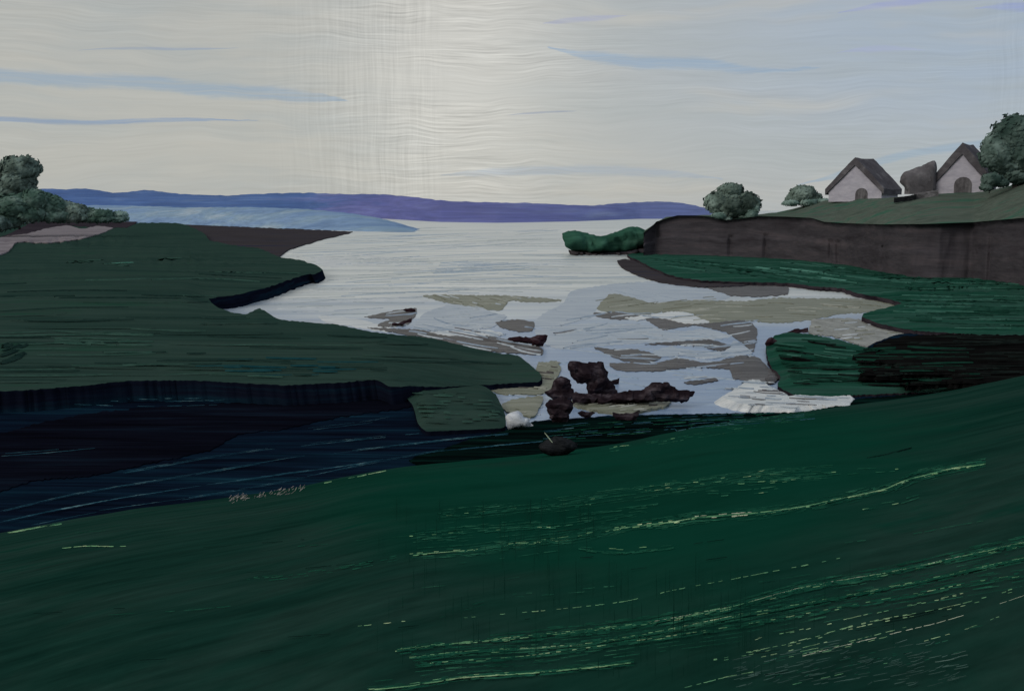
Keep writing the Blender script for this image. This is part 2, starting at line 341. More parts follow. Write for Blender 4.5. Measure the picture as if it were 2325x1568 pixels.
def tri(poly, sp_, ysp=None):
    """Triangulate a closed outline with inner points; returns points, triangles, number of outline points."""
    ysp = ysp or sp_
    x0 = min(p[0] for p in poly); x1 = max(p[0] for p in poly); y0 = min(p[1] for p in poly); y1 = max(p[1] for p in poly)
    inner = []; y = y0+ysp*.5; row = 0
    while y < y1:
        x = x0+sp_*(.25 if row % 2 else .75)
        while x < x1:
            q = (x+random.uniform(-.25, .25)*sp_, y+random.uniform(-.25, .25)*ysp)
            if inside(q, poly) and edge_dist(q, poly) > min(sp_, ysp)*.45: inner.append(q)
            x += sp_ if -100 < x < W+100 else sp_*3
        y += ysp; row += 1
    n = len(poly)
    vs, es, fs, ov, oe, of = delaunay_2d_cdt([Vector(p) for p in poly+inner], [(i, (i+1) % n) for i in range(n)], [], 1, 1e-4)
    return [tuple(v) for v in vs], [tuple(f) for f in fs]
def boundary(fs):
    cnt = {}
    for f in fs:
        for i in range(len(f)):
            e = (f[i], f[(i+1) % len(f)]); cnt[e] = cnt.get(e, 0)+1
    return [e for e in cnt if (e[1], e[0]) not in cnt]

FLAT = 1.
def land(name, px, z, thick, mats, relief=0., dome=0., domew=40., step=7., jit=1.2, sp_=18., ysp=None, spread=.0, nz=.04, kind='structure', zf=None, drape=None):
    """A stretch of ground whose rim lies at height z and whose sides drop by thick."""
    if name in ('sandbank', 'mud_bar', 'foam', 'shallows'): z *= .35; dome *= .6
    poly = densify(px, step, jit)
    ps, fs = tri(poly, sp_, ysp)
    vs = []
    for p in ps:
        zz = z*(zf(p[0], p[1]) if zf else 1.); v = at(p[0], p[1], zz); e = edge_dist(p, poly)
        if drape:
            q = drape(p[0], p[1])
            if q is not None: vs.append(q); continue
        k = min(1, e/domew); k = k*k*(3-2*k)
        vs.append(Vector((v.x, v.y, zz+k*dome+k*relief*N2(v.x*nz, v.y*nz*1.4, 3.))))
    # triangles must face up
    a, b, c = (vs[i] for i in fs[0][:3])
    nf = []
    for f in fs:
        a, b, c = vs[f[0]], vs[f[1]], vs[f[2]]
        nf.append(f if (b-a).cross(c-a).z > 0 else tuple(reversed(f)))
    mi = [0]*len(nf)
    be = boundary(nf); low = {}
    cen = sum(vs, Vector())/len(vs)
    for i, j in be:
        for q in (i, j):
            if q not in low:
                v = vs[q]; d = Vector((v.x-cen.x, v.y-cen.y, 0)); d = d.normalized() if d.length else d
                low[q] = len(vs); vs.append(Vector((v.x+d.x*spread*thick, v.y-abs(d.y)*spread*thick if d.y < 0 else v.y, v.z-thick)))
    for i, j in be:
        nf.append((j, i, low[i], low[j])); mi.append(1 if isinstance(mats, (list, tuple)) and len(mats) > 1 else 0)
    o = from_py(name, vs, nf, mats, smooth=True, mi=mi)
    # crisp rim
    me = o.data
    sharp = set(tuple(sorted(e)) for e in be)
    at_ = me.attributes.get('sharp_edge') or me.attributes.new('sharp_edge', 'BOOLEAN', 'EDGE')
    at_.data.foreach_set('value', [tuple(sorted(e.vertices)) in sharp for e in me.edges])
    if kind: o['kind'] = kind
    return o

def inflate(name, px, Y, thick, mat, step=5., jit=.8, sp_=8., rough=.15, parent=None, sink=0., nz=1.2, smooth=True):
    """A rounded lump standing at depth Y: the outline is its silhouette, thick its half depth in metres."""
    poly = densify(px, step, jit); ps, fs = tri(poly, sp_)
    ed = [edge_dist(p, poly) for p in ps]; em = max(ed)
    nb = len(ps); front = []; back = []
    bset = set(i for i, e in enumerate(ed) if e < 1e-3)
    seed = random.uniform(0, 50)
    vs = []
    for p, e in zip(ps, ed):
        t = min(1, e/em); h = thick*math.sqrt(max(0, 1-(1-t)**2))
        v = atY(p[0], p[1], Y)
        h *= max(.25, 1+rough*2*N2(v.x*nz+seed, v.z*nz*1.5, seed)+rough*1.6*N2(v.x*nz*3+seed, v.z*nz*4, seed+5))
        vs.append(Vector((v.x, v.y-h, v.z-sink)))
    idx = {}
    for i, (p, e) in enumerate(zip(ps, ed)):
        if i in bset: idx[i] = i; continue
        f = vs[i]; idx[i] = len(vs); vs.append(Vector((f.x, 2*Y-f.y, f.z)))
    nf = []
    for f in fs:
        a, b, c = vs[f[0]], vs[f[1]], vs[f[2]]
        ff = f if (b-a).cross(c-a).y < 0 else tuple(reversed(f))
        nf.append(ff); nf.append(tuple(idx[q] for q in reversed(ff)))
    nf = [f for f in nf if len(set(f)) == len(f)]
    # drop the duplicate of faces that lie wholly on the rim
    seen = set(); keep = []
    for f in nf:
        k = tuple(sorted(f))
        if k in seen: continue
        seen.add(k); keep.append(f)
    o = from_py(name, vs, keep, mat, parent, smooth)
    return o

# ================================================================ THE SETTING
# ---- water of the bay
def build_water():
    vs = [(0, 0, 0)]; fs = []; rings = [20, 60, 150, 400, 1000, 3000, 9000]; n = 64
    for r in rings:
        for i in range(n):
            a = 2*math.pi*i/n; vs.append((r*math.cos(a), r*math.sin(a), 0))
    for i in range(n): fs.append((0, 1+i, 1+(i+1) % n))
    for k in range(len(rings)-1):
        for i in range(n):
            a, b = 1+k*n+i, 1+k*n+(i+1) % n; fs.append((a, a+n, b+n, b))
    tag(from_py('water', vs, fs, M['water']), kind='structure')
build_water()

# ---- far hills: a ridge with a front slope to the water and a back slope
def ridge(name, top, base, mat, depth_t, back, step=10., jit=1.2, rows=8):
    t = densify(top, step, jit, closed=False)
    def ybase(x):
        for (a, ya), (b, yb) in zip(base, base[1:]):
            if a <= x <= b: return ya+(yb-ya)*(x-a)/(b-a)
        return base[0][1] if x < base[0][0] else base[-1][1]
    vs = []; fs = []; nc = len(t)
    for (x, y) in t:
        pb = at(x, ybase(x), 0); Yt = pb.y+depth_t
        pt = atY(x, y, Yt)
        for k in range(rows+1):
            u = k/rows; f = math.sin(u*math.pi/2)**.9
            v = pb.lerp(pt, u); zz = -.5+(pt.z+.5)*f
            if 0 < k < rows: zz += 1.2*N2(v.x*.02, v.y*.02, u*3)
            vs.append(Vector((v.x, v.y, zz)))
        vs.append(Vector((pt.x*(1+back/Yt), Yt+back, -1)))
    m = rows+2
    for i in range(nc-1):
        for k in range(m-1):
            a = i*m+k; fs.append((a, a+m, a+m+1, a+1))
    return tag(from_py(name, vs, fs, mat), kind='structure')
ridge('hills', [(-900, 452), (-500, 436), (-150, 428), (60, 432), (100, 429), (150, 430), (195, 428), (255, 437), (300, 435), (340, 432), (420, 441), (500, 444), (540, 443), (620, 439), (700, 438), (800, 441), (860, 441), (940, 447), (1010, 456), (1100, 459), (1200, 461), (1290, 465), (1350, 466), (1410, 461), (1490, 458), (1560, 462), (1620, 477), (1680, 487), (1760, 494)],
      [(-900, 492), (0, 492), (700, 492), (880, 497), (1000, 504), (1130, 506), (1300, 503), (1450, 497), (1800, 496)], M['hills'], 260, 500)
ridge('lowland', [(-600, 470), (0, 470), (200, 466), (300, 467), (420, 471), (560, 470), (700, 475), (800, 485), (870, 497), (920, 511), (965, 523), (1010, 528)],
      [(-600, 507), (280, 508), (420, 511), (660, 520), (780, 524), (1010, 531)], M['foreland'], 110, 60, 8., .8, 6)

# ---- mud flat beyond the headland
land('mudflat', [(330, 508), (415, 509), (480, 512), (576, 516), (680, 520), (765, 524), (800, 526), (775, 533), (735, 542), (690, 555), (655, 566), (632, 583), (600, 586), (520, 575), (400, 560), (340, 530)], .35, .8, M['mudbrown'], step=6, jit=1., sp_=25, ysp=6)

# ---- the green headland on the left, two lobes round a notch of water
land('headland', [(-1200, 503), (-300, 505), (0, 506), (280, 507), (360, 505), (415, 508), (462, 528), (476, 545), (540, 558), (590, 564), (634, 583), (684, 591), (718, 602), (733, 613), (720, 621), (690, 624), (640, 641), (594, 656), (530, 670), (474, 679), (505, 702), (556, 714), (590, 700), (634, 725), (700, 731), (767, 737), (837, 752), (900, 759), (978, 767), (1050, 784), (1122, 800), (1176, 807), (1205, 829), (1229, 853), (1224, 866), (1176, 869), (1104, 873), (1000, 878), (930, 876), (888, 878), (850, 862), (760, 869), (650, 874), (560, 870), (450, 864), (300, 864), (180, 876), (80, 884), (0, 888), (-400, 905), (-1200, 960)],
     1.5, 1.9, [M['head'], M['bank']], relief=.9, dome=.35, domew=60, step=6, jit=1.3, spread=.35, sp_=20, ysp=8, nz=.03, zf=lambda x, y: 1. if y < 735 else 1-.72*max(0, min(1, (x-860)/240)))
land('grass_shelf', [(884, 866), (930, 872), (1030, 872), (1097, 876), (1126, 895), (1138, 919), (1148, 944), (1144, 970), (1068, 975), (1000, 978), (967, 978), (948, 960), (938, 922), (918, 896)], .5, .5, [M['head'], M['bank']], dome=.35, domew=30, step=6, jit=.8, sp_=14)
# ---- soil and pale sand under the trees on the left

# ---- dark boggy ravine between headland and the near hill
land('ravine', [(-1400, 900), (-400, 870), (0, 860), (450, 845), (900, 850), (1000, 930), (1145, 965), (1160, 972), (1215, 955), (1300, 950), (1400, 942), (1520, 940), (1640, 938), (1800, 936), (1860, 930), (1900, 915), (1960, 850), (1965, 790), (2000, 772), (2060, 757), (2325, 750), (3200, 745), (3200, 1010), (2325, 980), (1900, 1010), (1300, 1120), (700, 1230), (0, 1420), (-1400, 1700)], .28, .6, M['ravine'], relief=.02, domew=20, step=8, jit=1.4, sp_=30, ysp=16, nz=.2)
land('peat', [(-900, 1120), (-300, 1040), (0, 984), (80, 962), (200, 938), (340, 925), (500, 915), (640, 905), (760, 893), (880, 886), (925, 898), (935, 922), (850, 935), (760, 948), (650, 972), (540, 985), (480, 1020), (360, 1046), (200, 1080), (80, 1090), (-100, 1140), (-900, 1300)], .33, .06, M['peat'], relief=.01, step=7, jit=2.6, sp_=26, ysp=14)
land('peat', [(2010, 792), (1985, 782), (2040, 765), (2150, 758), (2325, 760), (3200, 765), (3200, 870), (2325, 862), (2230, 872), (2160, 866), (2060, 872), (2140, 860), (2190, 850), (2090, 848), (2000, 852), (1955, 848), (2010, 838), (2100, 832), (2020, 824), (1936, 812), (1960, 800), (2030, 796)], 1.12, .4, M['blackground'], relief=.05, step=5, jit=2.2, sp_=20, ysp=10, spread=.5)
land('turf', [(930, 1044), (1010, 1016), (1080, 992), (1150, 976), (1215, 957), (1300, 952), (1400, 944), (1520, 942), (1640, 938), (1800, 936), (1880, 925), (1950, 905), (2060, 896), (2325, 872), (3200, 850), (3200, 990), (2325, 975), (1900, 1005), (1300, 1100), (1200, 1110), (1060, 1090)], .36, .2, M['turf'], relief=.08, domew=14, step=6, jit=2., sp_=20, ysp=12, nz=.3)

# ---- right shore: brown rim, green shelf under the cliff, green mound
land('shore_mud', [(1402, 591), (1425, 588), (1460, 598), (1520, 618), (1580, 630), (1660, 636), (1720, 640), (1690, 647), (1640, 650), (1600, 650), (1560, 647), (1500, 639), (1450, 624), (1412, 606)], .25, .5, M['mudbrown'], step=5, jit=1., sp_=14, ysp=8)
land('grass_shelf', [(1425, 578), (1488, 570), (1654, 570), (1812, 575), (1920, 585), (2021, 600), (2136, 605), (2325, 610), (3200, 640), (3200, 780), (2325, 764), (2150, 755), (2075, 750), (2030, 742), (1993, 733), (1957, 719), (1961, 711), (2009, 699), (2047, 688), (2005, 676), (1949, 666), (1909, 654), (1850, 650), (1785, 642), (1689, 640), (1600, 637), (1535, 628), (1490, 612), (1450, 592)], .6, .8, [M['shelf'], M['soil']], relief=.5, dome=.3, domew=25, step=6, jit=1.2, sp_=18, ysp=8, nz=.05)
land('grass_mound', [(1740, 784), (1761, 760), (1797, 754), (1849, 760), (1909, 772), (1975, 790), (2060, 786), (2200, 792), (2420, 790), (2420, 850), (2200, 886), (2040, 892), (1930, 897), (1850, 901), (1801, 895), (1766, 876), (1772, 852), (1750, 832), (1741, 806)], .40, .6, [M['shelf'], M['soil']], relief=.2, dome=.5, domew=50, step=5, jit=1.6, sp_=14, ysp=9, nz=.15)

# ---- tidal flat: sandbanks, mud bars and pale shallows
def z4(l): return [(1209+x*.4, 604.5+y*.4) for x, y in l]
def z3(l): return [(744+x*.36, 465+y*.36) for x, y in l]
flat = dict(step=4.5, jit=1.7, sp_=14, ysp=7, domew=14)
land('shallows', z4([(0, 330), (60, 270), (180, 205), (220, 140), (450, 100), (700, 85), (900, 95), (1130, 160), (1040, 195), (680, 205), (520, 180), (440, 155), (370, 235), (330, 290), (80, 350)]), .05, .1, M['paleblue'], **flat)
land('shallows', z4([(20, 360), (340, 320), (640, 330), (780, 370), (1000, 355), (1130, 400), (1000, 420), (760, 430), (400, 450), (150, 470), (60, 430)]), .055, .1, M['paleblue'], **flat)
land('shallows', z3([(540, 780), (600, 690), (720, 640), (880, 625), (1060, 680), (1130, 700), (1040, 770), (850, 790), (730, 805), (640, 790)]), .12, .2, M['paleblue'], **flat)
land('sandbank', z4([(365, 240), (440, 155), (560, 172), (680, 208), (900, 192), (1200, 197), (1400, 178), (1600, 182), (1850, 182), (2010, 203), (2092, 190), (2098, 215), (1950, 250), (1870, 262), (1750, 268), (1600, 300), (1400, 320), (1200, 308), (1000, 320), (900, 262), (800, 255), (600, 272), (460, 262)]), .12, .25, M['sand'], dome=.2, **flat)
land('sandbank', z4([(860, 92), (1000, 95), (1300, 90), (1440, 100), (1448, 155), (1300, 170), (1130, 165), (1000, 122)]), .27, .35, M['mud'], **flat)
land('sandbank', z4([(1585, 315), (1600, 298), (1720, 294), (1850, 298), (1940, 330), (2040, 342), (2120, 346), (2148, 385), (2100, 425), (2010, 440), (1930, 462), (1850, 442), (1700, 392), (1570, 378)]), .30, .4, M['greysand'], dome=.15, **flat)
land('mud_bar', z4([(900, 328), (1000, 322), (1200, 305), (1275, 352), (1258, 482), (1200, 440), (1100, 372), (1000, 348)]), .16, .3, M['mud'], dome=.15, **flat)
land('mud_bar', z4([(640, 295), (780, 300), (910, 332), (800, 352), (740, 358)]), .13, .25, M['mud'], dome=.1, **flat)
land('mud_bar', z4([(345, 265), (520, 262), (640, 290), (500, 302), (400, 292)]), .13, .25, M['mud'], dome=.1, **flat)
land('mud_bar', z4([(640, 440), (800, 428), (1000, 414), (1060, 430), (1130, 450), (1080, 478), (950, 455), (850, 445)]), .16, .3, M['darkmud'], dome=.15, **flat)
land('mud_bar', z4([(350, 458), (480, 470), (600, 472), (730, 512), (640, 552), (500, 530), (390, 482)]), .12, .25, M['mud'], dome=.1, **flat)
land('foam', z4([(680, 485), (780, 455), (860, 470), (1000, 480), (1090, 480), (1150, 420), (1250, 490), (1180, 505), (1000, 525), (860, 505), (740, 515)]), .14, .2, M['paleblue'], **flat)
land('mud_bar', z4([(440, 548), (700, 546), (820, 520), (1000, 546), (1180, 506), (1290, 520), (1340, 580), (1425, 592), (1360, 660), (1140, 632), (1118, 582), (900, 572), (700, 592), (500, 590)]), .16, .3, M['mud'], dome=.2, **flat)
land('mud_bar', z4([(1330, 590), (1380, 572), (1425, 595), (1390, 640), (1350, 664), (1310, 630)]), .36, .5, M['darkmud'], dome=.2, **flat)
land('mud_bar', z4([(858, 656), (1040, 634), (1054, 645), (930, 670)]), .14, .25, M['darkmud'], dome=.1, **flat)
land('foam', z4([(520, 292), (680, 275), (800, 256), (880, 264), (940, 290), (1005, 318), (880, 326), (760, 300), (690, 288), (600, 305)]), .24, .25, M['foam'], **flat)
land('foam', z4([(1080, 740), (1160, 690), (1220, 648), (1290, 646), (1460, 735), (1520, 720), (1660, 735), (1800, 732), (1818, 755), (1780, 790), (1640, 785), (1520, 790), (1470, 822), (1330, 790), (1200, 780)]), 1.12, .4, M['foam'], spread=1.4, dome=.12, **flat)
land('sandbank', z3([(600, 575), (700, 565), (900, 570), (1100, 570), (1300, 582), (1480, 600), (1400, 612), (1250, 612), (1150, 602), (1090, 665), (900, 640), (750, 615)]), .13, .25, M['sand'], dome=.1, **flat)
land('mud_bar', z3([(230, 705), (400, 670), (480, 655), (560, 652), (560, 690), (520, 740), (480, 762), (350, 772), (310, 755), (400, 720)]), .14, .25, M['mud'], dome=.1, **flat)
land('mud_bar', z3([(1060, 738), (1180, 722), (1300, 740), (1292, 792), (1200, 798), (1085, 768)]), .15, .3, M['mud'], dome=.1, **flat)
land('mud_bar', z3([(250, 772), (500, 782), (650, 795), (900, 812), (1150, 850), (1350, 900), (1352, 945), (1200, 935), (900, 910), (700, 850), (400, 800)]), .17, .3, M['mud'], dome=.1, **flat)
land('foam', z3([(640, 800), (850, 792), (1000, 785), (1120, 815), (1050, 822), (900, 828), (760, 825)]), .30, .3, M['foam'], **flat)
land('foam', z3([(-60, 700), (60, 705), (200, 722), (330, 755), (480, 800), (380, 800), (240, 782), (100, 755), (0, 744)]), .10, .2, M['foam'], **flat)
land('foam', z3([(-90, 340), (-30, 318), (0, 350), (120, 385), (60, 392), (-20, 390)]), .05, .1, M['foam'], **flat)
land('sandbank', z3([(1310, 1050), (1330, 988), (1380, 992), (1440, 980), (1472, 1030), (1440, 1100), (1405, 1170), (1340, 1190), (1250, 1192), (1100, 1190), (1000, 1152), (1180, 1120), (1310, 1135)]), .22, .3, M['sand'], dome=.1, **flat)
land('sandbank', z3([(1095, 1262), (1150, 1230), (1330, 1203), (1362, 1222), (1300, 1335), (1200, 1312), (1130, 1302)]), .3, .3, M['sand'], dome=.1, **flat)
land('sandbank', z4([(215, 762), (350, 758), (520, 768), (700, 752), (790, 742), (760, 790), (610, 822), (570, 842), (400, 822), (250, 792)]), .42, .35, M['sand'], dome=.15, **flat)

# ---- cliff and upland on the right
BASE = [(1462, 580), (1488, 578), (1560, 580), (1654, 583), (1740, 587), (1812, 592), (1920, 604), (2021, 624), (2080, 631), (2136, 634), (2208, 634), (2280, 646), (2325, 652), (2500, 690), (2900, 780)]
TOPY = [(1462, 528), (1478, 516), (1490, 504), (1512, 497), (1537, 490), (1578, 490), (1612, 493), (1643, 501), (1680, 497), (1718, 492), (1780, 493), (1841, 496), (1870, 505), (1920, 508), (2000, 511), (2100, 510), (2208, 506), (2325, 496), (2500, 490), (2900, 470)]
def lerp_tab(tab, x):
    if x <= tab[0][0]: return tab[0][1]
    for (a, ya), (b, yb) in zip(tab, tab[1:]):
        if x <= b: return ya+(yb-ya)*(x-a)/(b-a)
    return tab[-1][1]
CREST = [(1462, 524), (1512, 493), (1612, 488), (1718, 487), (1760, 483), (1800, 474), (1850, 460), (1880, 454), (2000, 450), (2110, 441), (2230, 435), (2280, 424), (2325, 412), (2500, 375), (2900, 330)]
CX = []
x = 1462.
while x < 2900:
    CX.append(x); x += 4 if x < 2340 else 20
def cliff_depth(x): return at(x, lerp_tab(BASE, x), .6).y
def cliff_pts():
    vs, fs = [], []; rows = 22
    for x in CX:
        yb, yt = lerp_tab(BASE, x), lerp_tab(TOPY, x)+random.uniform(-.8, .8)
        d0 = cliff_depth(x)
        zb = -.4; zt = atY(x, yt, d0+2.5).z
        for k in range(rows+1):
            u = k/rows; z = zb+(zt-zb)*u
            # buttresses, cracks and ledges
            but = 1.6*abs(N2(x*.011, 4.2))+.7*N2(x*.05, z*.12, 1.)+.25*N2(x*.2, z*.5, 6.)
            crack = 0
            for cx in (1660, 1888, 1905, 2008, 2252, 1740):
                crack += 1.8*math.exp(-((x-cx-4*N2(z*.4, cx))/4.)**2)*(1 if u < .62 or cx > 2200 else 0)
            led = 1.5 if u > .56+.04*N2(x*.02, 8.) else 0.
            Y = d0+2.5*u+led+(but+crack)*math.sin(min(1, u*1.15)*math.pi)**.5 if 0 < u < 1 else d0+2.5*u
            p = atY(x, 500, Y)
            vs.append(Vector((p.x, Y, z)))
    m = rows+1
    for i in range(len(CX)-1):
        for k in range(rows):
            a = i*m+k; fs.append((a, a+m, a+m+1, a+1))
    return vs, fs, rows
cv, cf, crow = cliff_pts()
# the seaward end of the cliff turns back
end0 = len(cv); back_n = 8
for j in range(1, back_n+1):
    for k in range(crow+1):
        b = cv[k]; q = j/back_n
        cv.append(Vector((b.x+3.+10*q+2*N2(j*.7, k*.3), b.y+70*q, b.z*(1-.2*q)+(.4*N2(j, k*.4)))))
for j in range(back_n):
    for k in range(crow):
        a = (end0+(j-1)*(crow+1)+k) if j else k; b = end0+j*(crow+1)+k
        cf.append((a, a+1, b+1, b))
tag(from_py('cliff', cv, cf, M['cliff']), kind='structure')

UP_BACK = 46.
def upland_point(x, v):
    """v: 0 at the cliff edge, 1 at the crest."""
    d0 = cliff_depth(x)+2.5; yt = lerp_tab(TOPY, x); yc = lerp_tab(CREST, x)
    Y = d0+UP_BACK*v
    a = atY(x, yt, d0); b = atY(x, yc, d0+UP_BACK)
    z = a.z+(b.z-a.z)*(v**.85)
    p = atY(x, yt, Y)
    return Vector((p.x, Y, z))
uv_, uf = [], []; rows = 16
for x in CX:
    for k in range(rows+1):
        p = upland_point(x, k/rows)
        if 0 < k < rows: p.z += .25*N2(p.x*.15, p.y*.15)
        if k == 0: p.y -= .35; p.z += .12
        uv_.append(p)
    p = upland_point(x, 1.); uv_.append(Vector((p.x*1.15, p.y+40, p.z-1.5))); uv_.append(Vector((p.x*1.5, p.y+150, -1)))
m_ = rows+3
for i in range(len(CX)-1):
    for k in range(m_-1):
        a = i*m_+k; uf.append((a, a+m_, a+m_+1, a+1))
tag(from_py('upland', uv_, uf, M['upland']), kind='structure')
def on_upland(x, y):
    """World point of the upland seen at that pixel."""
    best = None
    for k in range(101):
        p = upland_point(x, k/100); q = atY(x, y, p.y)
        e = abs(q.z-p.z)
        if best is None or e < best[0]: best = (e, p)
    return best[1]

# ---- near hill with the crest falling to the ravine
CR = [(-900, 1330), (-500, 1270), (-200, 1232), (0, 1209), (150, 1181), (300, 1156), (400, 1144), (500, 1131), (600, 1118), (700, 1101), (800, 1078), (900, 1061), (1050, 1046), (1230, 1030), (1400, 1008), (1500, 986), (1600, 966), (1700, 951), (1850, 930), (2000, 911), (2150, 889), (2325, 852), (2600, 800), (3200, 690)]
EYE = 2.5
CT = []
for x, y in CR:
    d = ray(x, y); CT.append((d.x/d.y, -d.z/d.y))
def s_c(u): return lerp_tab(CT, u)
def s_cs(u): return (s_c(u-.012)+2*s_c(u)+s_c(u+.012))/4
def d_c(u):
    q = max(-.8, min(.85, u)); return 30+ (q+.47)*31
def hill_z(u, d):
    dc = d_c(u); Dc = s_cs(u)*dc; k = (Dc-EYE)/dc
    if d <= dc: z = CAMZ-(EYE+k*d)
    else:
        e = d-dc; z = CAMZ-Dc-k*e-.09*e*e-.25*e
    return z+.02*N2(u*d*.8, d*.8)
def hill_at(x, y):
    r_ = ray(x, y); u, s = r_.x/r_.y, -r_.z/r_.y
    dc = d_c(u); Dc = s_cs(u)*dc; k = (Dc-EYE)/dc
    d = min(EYE/max(1e-4, s-k), dc)
    return Vector((u*d, d, hill_z(u, d)))
def build_hill():
    us = [-1.1+i*(2.2/330) for i in range(331)]
    ts = [.04+.96*(j/110)**1.5 for j in range(111)]
    vs, fs, uvs = [], [], []
    for u in us:
        dc = d_c(u)
        ds = [t*dc for t in ts]+[dc+e for e in (.4, .9, 1.6, 2.4, 3.4, 4.6, 6, 8)]
        for d in ds:
            z = max(-.6, hill_z(u, d)); vs.append(Vector((u*d, d, z))); uvs.append((u*2.2, d/dc))
    n = 119
    for i in range(len(us)-1):
        for j in range(n-1):
            a = i*n+j; fs.append((a, a+n, a+n+1, a+1))
    # ground under and behind the camera
    b0 = len(vs)
    for i, u in enumerate(us):
        p = vs[i*n]; vs.append(Vector((u*26, -22, CAMZ-EYE+.4))); uvs.append((u*2.2, -.5))
    for i in range(len(us)-1): fs.append((i*n, b0+i, b0+i+1, (i+1)*n)[::-1])
    o = from_py('hillside', vs, fs, M['field'])
    ul = o.data.uv_layers.new(name='UVMap')
    for l in o.data.loops: ul.data[l.index].uv = uvs[l.vertex_index]
    o['kind'] = 'structure'
    return o
build_hill()

# ---- drawn-out lines of pale grass, sedge and heather (nobody could count them)
class Strands:
    def __init__(s): s.v, s.f, s.m = [], [], []
    def dash(s, pts, w, mi):
        """pts: world points; w: width in metres; a thin blade lying on the ground, thicker in the middle."""
        n = len(pts); b = len(s.v)
        for i, p in enumerate(pts):
            a, c = pts[max(0, i-1)], pts[min(n-1, i+1)]
            t = (c-a); t.z = 0
            if t.length < 1e-6: t = Vector((1, 0, 0))
            t.normalize(); nn = Vector((-t.y, t.x, 0)); k = math.sin(math.pi*(i+.35)/(n-.3))**.6 if n > 1 else 1
            k = max(.15, k)*random.uniform(.75, 1.2)
            e = .024-min(.11, w*.3); s.v += [p+nn*(w*k)+Vector((0, 0, e)), p+Vector((0, 0, .026+min(.03, w*.25))), p-nn*(w*k)+Vector((0, 0, e))]
        for i in range(n-1):
            q = b+i*3
            s.f += [(q, q+1, q+4, q+3), (q+1, q+2, q+5, q+4)]; s.m += [mi, mi]
    def line(s, px, surf, w=1.6, mi=0, fill=.7, seg=(14, 60), spread=2., n=1, rise=1.):
        """px polyline; broken dashes along it. w in px of the photo at that distance."""
        P = densify(px, 5., .3, closed=False)
        for _ in range(n):
            off = random.gauss(0, spread); i = random.randint(0, 4)
            while i < len(P)-2:
                L = max(2, int(random.uniform(*seg)/5))
                if random.random() < fill:
                    sub = P[i:i+L+1]
                    pts = [surf(a, b+off+random.uniform(-.3, .3)) for a, b in sub]
                    dist = pts[0].y
                    ww = w*.62*random.uniform(.4, 1.35)*dist/F
                    # ground seen at a slant: widen along the slope
                    s.dash(pts, ww*1.9, mi if not callable(mi) else mi())
                i += L+random.randint(0, 2)
def z8(l): return [(930+x*.6, 976.5+y*.6) for x, y in l]
g = Strands()
L1 = z8([(0, 475), (200, 460), (400, 435), (600, 410), (800, 375), (1000, 350), (1080, 335), (1300, 320), (1450, 300), (1600, 270), (1800, 225), (1900, 185), (2050, 150), (2180, 130)])
g.line([(560, 1320), (700, 1305), (800, 1290), (930, 1262)], hill_at, 1.6, 1, .55, (8, 30), 5, 4)
g.line(L1[:6], hill_at, 2.0, 0, .55, (5, 18), 2.0, 2); g.line(L1[:7], hill_at, 2.2, 1, .6, (8, 40), 4.5, 5)
g.line(L1[4:], hill_at, 2.6, 0, .75, (6, 26), 1.6, 3); g.line(L1[5:], hill_at, 2.2, 1, .7, (8, 40), 4.5, 4)
g.line(L1[6:], hill_at, 3., 0, .6, (8, 30), 1.8, 2); g.line(L1[9:12], hill_at, 4., 0, .8, (8, 26), 2.2, 2); g.line(L1[6:8], hill_at, 3., 3, .6, (6, 22), 2.5, 2)
for l, k in (([(180, 322), (420, 300), (700, 285)], 3), ([(640, 318), (760, 305), (940, 275)], 3), ([(900, 210), (1100, 200), (1300, 200), (1480, 188)], 4), ([(1000, 225), (1120, 210)], 2), ([(1150, 190), (1350, 150), (1500, 135)], 2),
              ([(0, 400), (200, 385), (400, 372), (560, 365)], 5), ([(640, 450), (800, 460), (1000, 440)], 5), ([(1100, 245), (1250, 240), (1400, 225)], 3), ([(1500, 170), (1650, 160), (1850, 150)], 3), ([(1700, 300), (1850, 275), (1940, 250)], 2)):
    g.line(z8(l), hill_at, 2.0, 1, .5, (8, 46), 5., k)
    g.line(z8(l), hill_at, 1.5, 0, .22, (5, 20), 3., max(1, k//2))
g.line(z8([(0, 745), (350, 640), (500, 625), (800, 600)]), hill_at, 1.0, 1, .3, (8, 30), 3, 2)
g.line(z8([(200, 715), (480, 690), (800, 655), (1000, 610), (1100, 590), (1300, 555), (1640, 485)]), hill_at, 1.2, 0, .6, (5, 16), .8, 1)
B = z8([(-60, 842), (0, 832), (300, 800), (600, 768), (900, 735), (1200, 680), (1500, 600), (1800, 545), (2000, 500), (2325, 430), (2420, 405)])
g.line(B[:6], hill_at, 1.5, 0, .65, (5, 20), 1.6, 2); g.line(B[:8], hill_at, 2., 1, .6, (10, 40), 5, 4)
g.line(B[4:], hill_at, .9, 3, .97, (40, 120), .3, 2); g.line(B[5:], hill_at, 1.3, 1, .7, (6, 24), 4, 4); g.line(B[5:], hill_at, 1.0, 0, .5, (6, 20), 4, 2)
g.line(z8([(0, 872), (300, 842), (700, 812), (1200, 720), (1600, 650), (1900, 585), (2325, 490)]), hill_at, 1.1, 0, .6, (5, 18), 1.2, 2)
g.line(z8([(0, 872), (300, 842), (700, 812), (1200, 720), (1600, 650), (1900, 585), (2325, 490)]), hill_at, 1.5, 1, .6, (8, 30), 5, 4)
g.line(z8([(20, 900), (400, 868), (900, 800), (1300, 740), (1700, 670), (2100, 590), (2325, 555)]), hill_at, 1., 0, .5, (5, 15), 1.0, 1)
g.line(z8([(20, 900), (400, 868), (900, 800), (1300, 740), (1700, 670), (2100, 590), (2325, 555)]), hill_at, 1.4, 1, .5, (6, 26), 6, 4)
